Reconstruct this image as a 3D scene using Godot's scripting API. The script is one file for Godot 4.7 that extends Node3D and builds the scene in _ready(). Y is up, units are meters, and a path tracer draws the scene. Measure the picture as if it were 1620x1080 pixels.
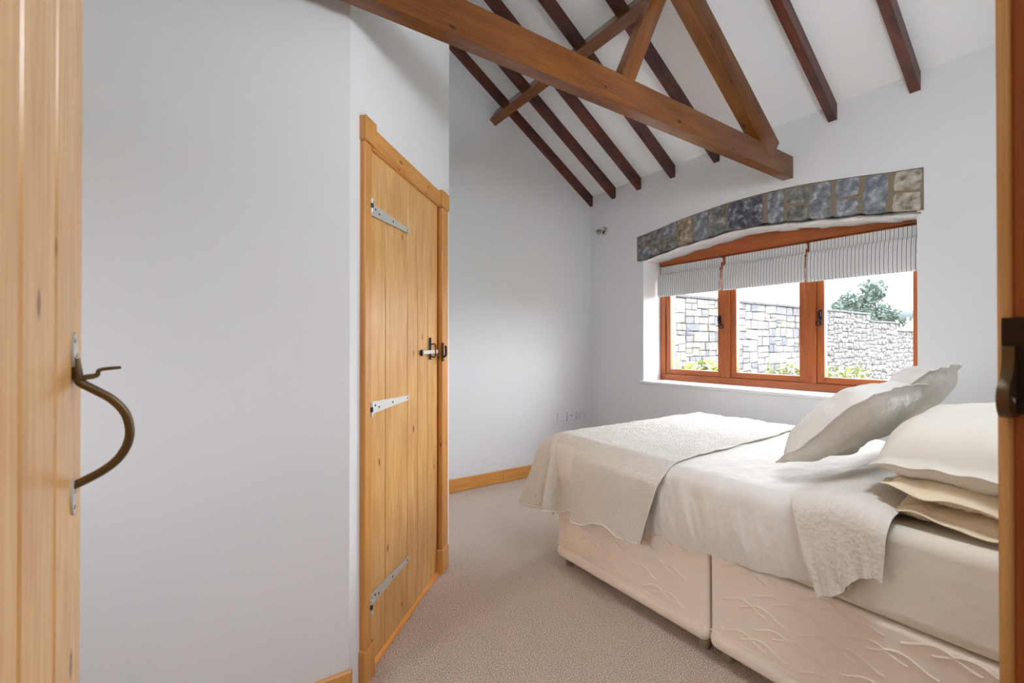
extends Node3D
# Axes used below: v runs towards the window wall (world x), u runs away along that wall (world -z), h is height (world y).

var rng := RandomNumberGenerator.new()
var cache := {}
var M := {}
var taken := {}

# ---------------------------------------------------------------- helpers
func P(v: float, u: float, h: float) -> Vector3:
	return Vector3(v, h, -u)

func numbered(called: String) -> String:
	var n: int = taken.get(called, -1) + 1
	taken[called] = n
	return called if n == 0 else "%s_%03d" % [called, n]

func tag(o: Node3D, label: String, category: String, group := "") -> Node3D:
	o.set_meta("label", label)
	o.set_meta("category", category)
	if group != "":
		o.set_meta("group", group)
	return o

func thing(called: String, label: String, category: String, at := Vector3.ZERO, turn := 0.0, group := "") -> Node3D:
	var o := Node3D.new()
	o.name = numbered(called)
	add_child(o)
	o.position = at
	o.rotation.y = turn
	return tag(o, label, category, group)

func setting(called: String, mesh: Mesh = null, m: Material = null, at := Vector3.ZERO) -> Node3D:
	var o: Node3D
	if mesh:
		var mi := MeshInstance3D.new()
		mi.mesh = mesh
		mi.material_override = m
		o = mi
	else:
		o = Node3D.new()
	o.name = called
	add_child(o)
	o.position = at
	o.set_meta("kind", "structure")
	return o

func part(parent: Node, called: String, mesh: Mesh, m: Material, at := Vector3.ZERO, rot := Basis.IDENTITY) -> MeshInstance3D:
	var mi := MeshInstance3D.new()
	mi.mesh = mesh
	mi.material_override = m
	mi.name = called
	parent.add_child(mi, true)
	mi.transform = Transform3D(rot, at)
	return mi

# a board whose grain (local y) runs from a to b; w is its width across, d its depth along face
func board(parent: Node, called: String, m: Material, a: Vector3, b: Vector3, w: float, d: float, face: Vector3, bevel := 0.002) -> MeshInstance3D:
	var y := (b - a).normalized()
	var z := (face - y * face.dot(y)).normalized()
	var x := y.cross(z)
	return part(parent, called, cbox(w, a.distance_to(b), d, bevel), m, (a + b) / 2.0, Basis(x, y, z))

# box with chamfered edges
func cbox(sx: float, sy: float, sz: float, c := 0.002) -> ArrayMesh:
	var key := "c%.4f,%.4f,%.4f,%.4f" % [sx, sy, sz, c]
	if cache.has(key):
		return cache[key]
	c = minf(c, minf(sx, minf(sy, sz)) * 0.45)
	var st := SurfaceTool.new()
	st.begin(Mesh.PRIMITIVE_TRIANGLES)
	st.set_smooth_group(-1)
	var half := Vector3(sx, sy, sz) / 2.0
	var pt := func(s: Vector3, ax: int) -> Vector3:
		var q := (half - Vector3(c, c, c)) * s
		q[ax] = half[ax] * s[ax]
		return q
	var poly := func(pts: Array) -> void:
		var mid := Vector3.ZERO
		for q in pts:
			mid += q
		mid /= pts.size()
		var n: Vector3 = (pts[1] - pts[0]).cross(pts[2] - pts[0])
		if n.dot(mid) > 0.0:
			pts.reverse()
		for k in range(1, pts.size() - 1):
			st.add_vertex(pts[0]); st.add_vertex(pts[k]); st.add_vertex(pts[k + 1])
	for ax in 3:
		var b1 := (ax + 1) % 3
		var b2 := (ax + 2) % 3
		for s in [-1.0, 1.0]:
			var f := []
			for t in [[-1.0, -1.0], [1.0, -1.0], [1.0, 1.0], [-1.0, 1.0]]:
				var q := Vector3.ZERO
				q[ax] = s; q[b1] = t[0]; q[b2] = t[1]
				f.append(pt.call(q, ax))
			poly.call(f)
		for s1 in [-1.0, 1.0]:
			for s2 in [-1.0, 1.0]:
				var lo := Vector3.ZERO
				lo[ax] = -1.0; lo[b1] = s1; lo[b2] = s2
				var hi := lo
				hi[ax] = 1.0
				poly.call([pt.call(lo, b1), pt.call(hi, b1), pt.call(hi, b2), pt.call(lo, b2)])
	for x in [-1.0, 1.0]:
		for y in [-1.0, 1.0]:
			for z in [-1.0, 1.0]:
				var q := Vector3(x, y, z)
				poly.call([pt.call(q, 0), pt.call(q, 1), pt.call(q, 2)])
	st.generate_normals()
	cache[key] = st.commit()
	return cache[key]

# box with round edges
func rbox(sx: float, sy: float, sz: float, r: float, k := 4) -> ArrayMesh:
	var key := "r%.4f,%.4f,%.4f,%.4f" % [sx, sy, sz, r]
	if cache.has(key):
		return cache[key]
	r = minf(r, minf(sx, minf(sy, sz)) * 0.499)
	var core := Vector3(sx, sy, sz) / 2.0 - Vector3(r, r, r)
	var line := []
	for i in k + 1:
		line.append([-1.0, deg_to_rad(-45.0 + 45.0 * i / k)])
	for i in k + 1:
		line.append([1.0, deg_to_rad(45.0 * i / k)])
	var st := SurfaceTool.new()
	st.begin(Mesh.PRIMITIVE_TRIANGLES)
	var base := 0
	for ax in 3:
		var b1 := (ax + 1) % 3
		var b2 := (ax + 2) % 3
		for s in [-1.0, 1.0]:
			for i in line:
				for j in line:
					var n := Vector3.ZERO
					n[ax] = s; n[b1] = tan(i[1]); n[b2] = tan(j[1])
					n = n.normalized()
					var q := Vector3.ZERO
					q[ax] = s * core[ax]; q[b1] = i[0] * core[b1]; q[b2] = j[0] * core[b2]
					st.set_normal(n)
					st.add_vertex(q + n * r)
			var w := line.size()
			for i in w - 1:
				for j in w - 1:
					var a: int = base + i * w + j
					var ring := [a, a + 1, a + w + 1, a + w] if s > 0 else [a, a + w, a + w + 1, a + 1]
					for t in [0, 1, 2, 0, 2, 3]:
						st.add_index(ring[t])
			base += w * w
	cache[key] = st.commit()
	return cache[key]

# polygon (x, y) pulled along z from z0 to z1
func prism(poly: PackedVector2Array, z0: float, z1: float) -> ArrayMesh:
	var st := SurfaceTool.new()
	st.begin(Mesh.PRIMITIVE_TRIANGLES)
	st.set_smooth_group(-1)
	if Geometry2D.is_polygon_clockwise(poly):
		poly = poly.duplicate()
		poly.reverse()
	var tris := Geometry2D.triangulate_polygon(poly)
	for k in range(0, tris.size(), 3):
		var a := poly[tris[k]]
		var b := poly[tris[k + 1]]
		var c := poly[tris[k + 2]]
		if (b - a).cross(c - a) < 0.0:
			var x := b
			b = c
			c = x
		for q in [a, c, b]:
			st.add_vertex(Vector3(q.x, q.y, maxf(z0, z1)))
		for q in [a, b, c]:
			st.add_vertex(Vector3(q.x, q.y, minf(z0, z1)))
	for k in poly.size():
		var a := poly[k]
		var b := poly[(k + 1) % poly.size()]
		var z := maxf(z0, z1)
		var y := minf(z0, z1)
		for q in [Vector3(a.x, a.y, y), Vector3(a.x, a.y, z), Vector3(b.x, b.y, z), Vector3(a.x, a.y, y), Vector3(b.x, b.y, z), Vector3(b.x, b.y, y)]:
			st.add_vertex(q)
	st.generate_normals()
	return st.commit()

# polygon in the (u, h) plane of the window wall pulled through v0..v1: world points
func uh_prism(uh: Array, v0: float, v1: float) -> ArrayMesh:
	var st := SurfaceTool.new()
	st.begin(Mesh.PRIMITIVE_TRIANGLES)
	var pl := PackedVector2Array()
	for q in uh:
		pl.append(Vector2(q[0], q[1]))
	st.append_from(prism(pl, v0, v1), 0, Transform3D(Basis(Vector3(0, 0, -1), Vector3(0, 1, 0), Vector3(1, 0, 0)), Vector3.ZERO))
	return st.commit()

func tube(st: SurfaceTool, pts: Array, radius: float, sides := 8, flat := 1.0, taper := 1.0) -> void:
	var rings := []
	var side := Vector3.ZERO
	for k in pts.size():
		var t: Vector3 = (pts[mini(k + 1, pts.size() - 1)] - pts[maxi(k - 1, 0)]).normalized()
		if side == Vector3.ZERO:
			side = t.cross(Vector3(0.31, 0.87, 0.38)).normalized()
		side = (side - t * side.dot(t)).normalized()
		var up := t.cross(side)
		var r := radius * lerpf(1.0, taper, float(k) / maxf(1.0, pts.size() - 1.0))
		var ring := []
		for s in sides:
			var a := TAU * s / sides
			ring.append([pts[k] + side * cos(a) * r + up * sin(a) * r * flat, (side * cos(a) + up * sin(a)).normalized()])
		rings.append(ring)
	var tri := func(list: Array) -> void:
		for q in list:
			st.set_normal(q[1])
			st.add_vertex(q[0])
	for k in rings.size() - 1:
		for s in sides:
			var n := (s + 1) % sides
			tri.call([rings[k][s], rings[k + 1][n], rings[k][n], rings[k][s], rings[k + 1][s], rings[k + 1][n]])
	for e in [0, rings.size() - 1]:
		var t: Vector3 = (pts[1] - pts[0]).normalized() * (-1.0 if e == 0 else 1.0) if e == 0 else (pts[-1] - pts[-2]).normalized()
		for s in range(1, sides - 1):
			var fan := [rings[e][0][0], rings[e][s][0], rings[e][s + 1][0]]
			if e != 0:
				fan.reverse()
			for q in fan:
				st.set_normal(t)
				st.add_vertex(q)

func tube_mesh(pts: Array, radius: float, sides := 8, flat := 1.0, taper := 1.0) -> ArrayMesh:
	var st := SurfaceTool.new()
	st.begin(Mesh.PRIMITIVE_TRIANGLES)
	tube(st, pts, radius, sides, flat, taper)
	return st.commit()

func curve(pts: Array, per := 6) -> Array:
	var out := []
	for k in pts.size() - 1:
		var a: Vector3 = pts[maxi(k - 1, 0)]
		var d: Vector3 = pts[mini(k + 2, pts.size() - 1)]
		for s in per:
			out.append(pts[k].cubic_interpolate(pts[k + 1], a, d, float(s) / per))
	out.append(pts[-1])
	return out

func lathe(profile: Array, sides := 20) -> ArrayMesh:
	var st := SurfaceTool.new()
	st.begin(Mesh.PRIMITIVE_TRIANGLES)
	for k in profile.size() - 1:
		st.set_smooth_group(k)
		for s in sides:
			var a := TAU * s / sides
			var b := TAU * (s + 1) / sides
			var p := func(i: int, w: float) -> Vector3:
				return Vector3(cos(w) * profile[i].x, profile[i].y, sin(w) * profile[i].x)
			var q := [p.call(k, a), p.call(k + 1, a), p.call(k + 1, b), p.call(k, b)]
			for t in [0, 2, 1, 0, 3, 2]:
				st.add_vertex(q[t])
	st.generate_normals()
	return st.commit()

# a sheet of cloth with thickness over f(s, t), s and t in 0..1
func sheet(nx: int, ny: int, f: Callable, thick: float, uv := Vector2.ONE) -> ArrayMesh:
	var p := []
	for i in nx + 1:
		var row := []
		for j in ny + 1:
			row.append(f.call(float(i) / nx, float(j) / ny))
		p.append(row)
	var n := []
	for i in nx + 1:
		var row := []
		for j in ny + 1:
			var a: Vector3 = p[mini(i + 1, nx)][j] - p[maxi(i - 1, 0)][j]
			var b: Vector3 = p[i][mini(j + 1, ny)] - p[i][maxi(j - 1, 0)]
			row.append(a.cross(b).normalized())
		n.append(row)
	var st := SurfaceTool.new()
	st.begin(Mesh.PRIMITIVE_TRIANGLES)
	var w := ny + 1
	var total := (nx + 1) * w
	for layer in 2:
		for i in nx + 1:
			for j in ny + 1:
				st.set_normal(n[i][j] * (1.0 if layer == 0 else -1.0))
				st.set_uv(Vector2(uv.x * i / nx, uv.y * j / ny))
				st.add_vertex(p[i][j] - n[i][j] * (0.0 if layer == 0 else thick))
	for i in nx:
		for j in ny:
			var a := i * w + j
			for t in [a, a + w + 1, a + w, a, a + 1, a + w + 1]:
				st.add_index(t)
			for t in [a, a + w, a + w + 1, a, a + w + 1, a + 1]:
				st.add_index(t + total)
	var rim := []
	for i in nx:
		rim.append([i * w, (i + 1) * w])
		rim.append([(i + 1) * w + ny, i * w + ny])
	for j in ny:
		rim.append([j + 1, j])
		rim.append([nx * w + j, nx * w + j + 1])
	for e in rim:
		for t in [e[0], e[1], e[1] + total, e[0], e[1] + total, e[0] + total]:
			st.add_index(t)
	return st.commit()

func material(c: Color, rough := 0.8, metal := 0.0) -> StandardMaterial3D:
	var m := StandardMaterial3D.new()
	m.albedo_color = c
	m.roughness = rough
	m.metallic = metal
	return m

func rgb(r: int, g: int, b: int) -> Color:
	return Color8(r, g, b)

func noise_tex(kind: int, freq: float, oct: int, size := 512, bump := 0.0, ramp: Gradient = null, sd := 1) -> NoiseTexture2D:
	var n := FastNoiseLite.new()
	n.noise_type = kind
	n.frequency = freq
	n.fractal_octaves = oct
	n.seed = sd
	var t := NoiseTexture2D.new()
	t.width = size
	t.height = size
	t.seamless = true
	if bump > 0.0:
		t.as_normal_map = true
		t.bump_strength = bump
	if ramp:
		t.color_ramp = ramp
	t.noise = n
	return t

func gradient(stops: Array) -> Gradient:
	var g := Gradient.new()
	var o := PackedFloat32Array()
	var c := PackedColorArray()
	for s in stops:
		o.append(s[0])
		c.append(s[1])
	g.offsets = o
	g.colors = c
	return g

# wood: streaks and growth bands along the texture's y, some knots
func wood_texture(lo: Color, hi: Color, dark: Color, band: float, blotch: float, knots: int, sd: int) -> ImageTexture:
	var n := FastNoiseLite.new()
	n.seed = sd
	n.noise_type = FastNoiseLite.TYPE_SIMPLEX
	n.frequency = 0.09
	n.fractal_octaves = 3
	var fine := n.get_seamless_image(512, 24)
	fine.resize(512, 512, Image.INTERPOLATE_CUBIC)
	n.frequency = 0.03
	var soft := n.get_seamless_image(128, 48)
	soft.resize(512, 512, Image.INTERPOLATE_CUBIC)
	n.seed = sd + 9
	var patch := n.get_seamless_image(96, 96)
	patch.resize(512, 512, Image.INTERPOLATE_CUBIC)
	var r := RandomNumberGenerator.new()
	r.seed = sd
	var k := []
	for i in knots:
		k.append(Vector3(r.randf_range(40, 470), r.randf_range(30, 480), r.randf_range(8.0, 17.0)))
	var im := Image.create(512, 512, false, Image.FORMAT_RGB8)
	for y in 512:
		for x in 512:
			var warp: float = (soft.get_pixel(x, y).r - 0.5) * 2.2
			var knot := 0.0
			for q in k:
				var e := Vector2((x - q.x) / q.z, (y - q.y) / (q.z * 0.42)).length()
				warp += 1.1 * exp(-e * 0.45)
				knot = maxf(knot, 1.0 - smoothstep(0.55, 1.15, e))
			var rings := 0.5 + 0.5 * sin(TAU * (5.0 * x / 512.0 + warp))
			var t := clampf(0.5 + (fine.get_pixel(x, y).r - 0.5) * 0.55 + (rings - 0.5) * band + (patch.get_pixel(x, y).r - 0.5) * blotch, 0.0, 1.0)
			im.set_pixel(x, y, lo.lerp(hi, t).lerp(dark, knot * 0.75))
	return ImageTexture.create_from_image(im)

func wood(kind: String, k := 0) -> StandardMaterial3D:
	var key := "%s%d" % [kind, k % 7]
	if M.has(key):
		return M[key]
	var spec: Dictionary = M["wood_" + kind]
	var m := material(spec.tint, spec.rough)
	m.albedo_texture = spec.tex
	m.uv1_triplanar = true
	m.uv1_triplanar_sharpness = 8.0
	m.uv1_scale = Vector3(spec.across, spec.along, spec.across)
	m.uv1_offset = Vector3(0.37 * k, 0.23 * k, 0.61 * k)
	m.metallic_specular = spec.get("spec", 0.5)
	M[key] = m
	return m

func cloth(key: String, c: Color, rough: float, bump: Texture2D, scale: float, depth: float) -> StandardMaterial3D:
	var m := material(c, rough)
	if bump:
		m.normal_enabled = true
		m.normal_texture = bump
		m.normal_scale = depth
		m.uv1_triplanar = true
		m.uv1_world_triplanar = true
		m.uv1_scale = Vector3.ONE * scale
	m.metallic_specular = 0.25
	M[key] = m
	return m

# ---------------------------------------------------------------- measures
const WALL_V := 3.28      # inner face of the window wall
const FAR_U := 3.41       # inner face of the gable wall
const LEFT_U := 1.616     # face of the wall on the left
const FRONT_U := 0.09     # room face of the wall with the entrance
const BACK_V := -1.28     # eaves wall opposite the window
const EAVE := 2.735
const SLOPE := 0.65
const RIDGE_V := 1.0
const WIN_U0 := 0.83
const WIN_U1 := 2.731
const SILL := 0.9
const R2 := 0.70710678
const C0 := Vector2(0.417, 1.616)   # start of the angled wall (v, u)
const ANG := 1.055                  # its length
const ARCH_TOP := [[2.803, 2.207], [2.53, 2.239], [2.38, 2.262], [2.23, 2.276], [2.09, 2.287], [1.936, 2.297], [1.74, 2.3], [1.617, 2.298], [1.51, 2.292], [1.367, 2.281], [1.217, 2.262], [1.085, 2.244], [0.948, 2.222], [0.8, 2.204]]
const ARCH_BOTTOM := [[2.81, 1.981], [2.776, 1.985], [2.635, 2.001], [2.521, 2.019], [2.371, 2.041], [2.222, 2.053], [2.09, 2.065], [1.943, 2.079], [1.877, 2.085], [1.658, 2.076], [1.53, 2.06], [1.379, 2.043], [1.239, 2.026], [1.11, 2.011], [0.967, 1.988], [0.79, 1.963]]

func along(line: Array, u: float) -> float:
	for k in line.size() - 1:
		if u <= line[k][0] and u >= line[k + 1][0]:
			return lerpf(line[k][1], line[k + 1][1], (line[k][0] - u) / (line[k][0] - line[k + 1][0]))
	return line[0][1] if u > line[0][0] else line[-1][1]

func roof(v: float) -> float:
	return EAVE + SLOPE * (WALL_V - v) if v > RIDGE_V else EAVE + SLOPE * (v - BACK_V)

# point on the angled wall: q along it, t out of it into the room
func A(q: float, t: float, h: float) -> Vector3:
	return P(C0.x + q * R2 + t * R2, C0.y + q * R2 - t * R2, h)

# ---------------------------------------------------------------- scene
func _ready() -> void:
	rng.seed = 7
	view_and_light()
	make_materials()
	room()
	window_wall()
	closet_door()
	entrance()
	hall()
	added_pendant()
	roof_timbers()
	garden()
	bed()
	bedding()
	small_things()

func view_and_light() -> void:
	var cam := Camera3D.new()
	cam.name = "camera"
	add_child(cam)
	cam.fov = 73.74
	cam.near = 0.02
	cam.far = 200.0
	cam.position = Vector3(0, 1.23, 0)
	cam.rotation = Vector3(atan(4.0 / 720.0), deg_to_rad(-34.1), 0)
	var lens := CameraAttributesPhysical.new()
	lens.frustum_focal_length = 16.0
	lens.frustum_focus_distance = 2.6
	lens.exposure_aperture = 6.3
	lens.frustum_near = 0.02
	lens.frustum_far = 200.0
	cam.attributes = lens
	cam.current = true

	var env := Environment.new()
	env.background_mode = Environment.BG_SKY
	var sky := ProceduralSkyMaterial.new()     # bright overcast
	sky.sky_top_color = Color(0.945, 0.965, 1.0)
	sky.sky_horizon_color = Color(0.975, 0.98, 1.0)
	sky.ground_bottom_color = Color(0.45, 0.45, 0.42)
	sky.ground_horizon_color = Color(0.6, 0.6, 0.58)
	sky.energy_multiplier = 20.0
	env.sky = Sky.new()
	env.sky.sky_material = sky
	env.tonemap_mode = Environment.TONE_MAPPER_LINEAR
	env.tonemap_exposure = 0.97
	env.sdfgi_enabled = true
	env.ssao_enabled = true
	env.ssil_enabled = true
	var we := WorldEnvironment.new()
	we.name = "environment"
	we.environment = env
	add_child(we)

func make_materials() -> void:
	M.wood_pine = {"tex": wood_texture(rgb(212, 156, 90), rgb(238, 190, 124), rgb(120, 72, 34), 0.3, 0.6, 4, 11), "tint": Color(1, 1, 1), "rough": 0.27, "across": 3.2, "along": 0.62}
	M.wood_oak = {"tex": M.wood_pine.tex, "tint": rgb(246, 226, 190), "rough": 0.36, "across": 3.8, "along": 0.7}
	M.wood_truss = {"tex": wood_texture(rgb(98, 54, 12), rgb(136, 80, 24), rgb(46, 22, 10), 0.16, 0.7, 6, 23), "tint": Color(1, 1, 1), "rough": 0.24, "across": 3.0, "along": 0.55}
	M.wood_rafter = {"tex": wood_texture(rgb(52, 22, 13), rgb(112, 50, 28), rgb(24, 10, 8), 0.25, 1.0, 3, 31), "tint": Color(1, 1, 1), "rough": 0.38, "across": 3.0, "along": 0.8}
	M.wood_window = {"tex": wood_texture(rgb(148, 76, 34), rgb(186, 104, 52), rgb(110, 50, 24), 0.2, 0.4, 0, 41), "tint": Color(1, 1, 1), "rough": 0.3, "across": 4.0, "along": 0.7}

	var plaster := noise_tex(FastNoiseLite.TYPE_SIMPLEX_SMOOTH, 0.02, 4, 512, 1.2)
	M.wall = cloth("wall", rgb(238, 238, 239), 0.85, plaster, 0.8, 0.05)
	M.ceiling = cloth("ceiling", rgb(244, 244, 243), 0.9, plaster, 0.8, 0.05)
	M.white_paint = material(rgb(240, 240, 240), 0.45)

	var pile := noise_tex(FastNoiseLite.TYPE_SIMPLEX, 0.11, 3, 512, 9.0, null, 5)
	var carpet := material(Color(1, 1, 1), 0.97)
	carpet.albedo_texture = noise_tex(FastNoiseLite.TYPE_SIMPLEX, 0.12, 3, 512, 0.0, gradient([[0.2, rgb(164, 138, 120)], [0.5, rgb(222, 201, 184)], [0.8, rgb(250, 238, 228)]]), 6)
	carpet.normal_enabled = true
	carpet.normal_texture = pile
	carpet.normal_scale = 0.6
	carpet.uv1_triplanar = true
	carpet.uv1_world_triplanar = true
	carpet.uv1_scale = Vector3.ONE * 2.5
	carpet.metallic_specular = 0.1
	M.carpet = carpet

	var weave := noise_tex(FastNoiseLite.TYPE_SIMPLEX_SMOOTH, 0.012, 3, 512, 5.0, null, 12)
	var emboss := noise_tex(FastNoiseLite.TYPE_CELLULAR, 0.035, 2, 512, 9.0, null, 14)
	var emboss_fine := noise_tex(FastNoiseLite.TYPE_SIMPLEX, 0.045, 3, 512, 8.0, null, 15)
	cloth("duvet", rgb(240, 236, 229), 0.75, weave, 2.0, 0.5)
	cloth("throw", rgb(246, 240, 230), 0.85, emboss_fine, 4.0, 1.9)
	cloth("pillow", rgb(238, 232, 220), 0.78, weave, 2.5, 0.5)
	cloth("pillow_embossed", rgb(240, 236, 228), 0.8, emboss, 2.6, 0.6)
	cloth("cuff", rgb(236, 230, 220), 0.8, emboss, 3.0, 0.4)
	cloth("sheet", rgb(243, 234, 218), 0.78, weave, 1.5, 0.4)
	cloth("divan", rgb(250, 237, 221), 0.72, weave, 2.0, 0.35)
	cloth("case", rgb(244, 226, 196), 0.8, weave, 2.5, 0.6)

	M.steel = material(rgb(212, 210, 205), 0.48, 0.35)
	M.bolt = material(rgb(70, 68, 66), 0.5, 0.7)
	M.bronze = material(rgb(110, 92, 66), 0.4, 0.85)
	M.iron = material(rgb(24, 26, 30), 0.45, 0.6)
	M.iron_brown = material(rgb(52, 36, 26), 0.5, 0.5)
	M.chrome = material(rgb(200, 196, 190), 0.12, 1.0)
	M.plastic = material(rgb(232, 232, 234), 0.35)
	M.hole = material(rgb(40, 40, 44), 0.7)
	M.foot = material(rgb(150, 138, 116), 0.5)

	var slate_a := gradient([[0.0, rgb(88, 94, 104)], [0.45, rgb(130, 136, 144)], [0.7, rgb(158, 162, 166)], [0.95, rgb(214, 214, 212)]])
	var slate_b := gradient([[0.0, rgb(74, 76, 76)], [0.4, rgb(118, 120, 116)], [0.7, rgb(148, 146, 138)], [0.95, rgb(198, 194, 182)]])
	var tan_a := gradient([[0.0, rgb(92, 82, 68)], [0.4, rgb(150, 136, 114)], [0.7, rgb(178, 166, 146)], [0.95, rgb(214, 206, 190)]])
	var dark := gradient([[0.0, rgb(58, 60, 70)], [0.55, rgb(94, 98, 110)], [0.75, rgb(140, 142, 150)], [0.95, rgb(206, 206, 208)]])
	var pale := gradient([[0.0, rgb(96, 88, 76)], [0.35, rgb(172, 164, 148)], [0.7, rgb(198, 190, 174)], [0.95, rgb(226, 220, 208)]])
	var relief := noise_tex(FastNoiseLite.TYPE_SIMPLEX, 0.012, 5, 512, 14.0, null, 61)
	var k := 0
	for g in [slate_a, slate_b, tan_a, dark, pale]:
		var m := material(Color(1, 1, 1), 0.82)
		m.albedo_texture = noise_tex(FastNoiseLite.TYPE_SIMPLEX, 0.01, 5, 512, 0.0, g, 50 + k)
		m.normal_enabled = true
		m.normal_texture = relief
		m.normal_scale = 0.8
		m.uv1_triplanar = true
		m.uv1_world_triplanar = true
		m.uv1_scale = Vector3.ONE * 2.4
		M["stone%d" % k] = m
		k += 1
	cloth("pale_soffit", rgb(224, 222, 218), 0.9, relief, 2.4, 0.8)
	M.mortar = cloth("mortar", rgb(142, 130, 112), 0.95, relief, 3.0, 0.5)
	for c in [[0, rgb(104, 103, 102)], [1, rgb(86, 85, 86)], [2, rgb(114, 111, 105)], [3, rgb(78, 79, 83)], [4, rgb(104, 98, 86)]]:
		cloth("rubble%d" % c[0], c[1], 0.9, relief, 1.6, 0.7)
	cloth("rubble_joint", rgb(52, 51, 52), 0.95, relief, 1.6, 0.5)
	cloth("coping", rgb(70, 70, 72), 0.9, relief, 1.6, 0.5)
	M.grass = cloth("grass", rgb(84, 98, 58), 0.95, pile, 1.0, 1.0)

	var glass := material(Color(1, 1, 1, 0.03), 0.0)
	glass.transparency = BaseMaterial3D.TRANSPARENCY_ALPHA
	glass.metallic_specular = 0.4
	M.glass = glass
	for c in [["lime", rgb(104, 122, 30)], ["leaf", rgb(84, 98, 40)], ["leaf_red", rgb(104, 74, 48)], ["tree", rgb(64, 82, 74)]]:
		var m := material(c[1], 0.6)
		m.backlight_enabled = true
		m.backlight = c[1] * 0.5
		m.cull_mode = BaseMaterial3D.CULL_DISABLED
		M[c[0]] = m
	M.bark = material(rgb(92, 80, 68), 0.9)

	# ticking stripe printed on the blinds
	var im := Image.create(64, 8, false, Image.FORMAT_RGB8)
	im.fill(rgb(242, 241, 238))
	for s in [[4, 7], [36, 7]]:
		im.fill_rect(Rect2i(s[0], 0, s[1], 8), rgb(124, 126, 134))
		im.fill_rect(Rect2i(s[0] + 14, 0, 3, 8), rgb(176, 177, 182))
		im.fill_rect(Rect2i(s[0] + 22, 0, 3, 8), rgb(176, 177, 182))
	var stripe := material(Color(1, 1, 1), 0.85)
	stripe.albedo_texture = ImageTexture.create_from_image(im)
	stripe.backlight_enabled = true
	stripe.backlight = Color(0.25, 0.25, 0.25)
	M.stripe = stripe

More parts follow.
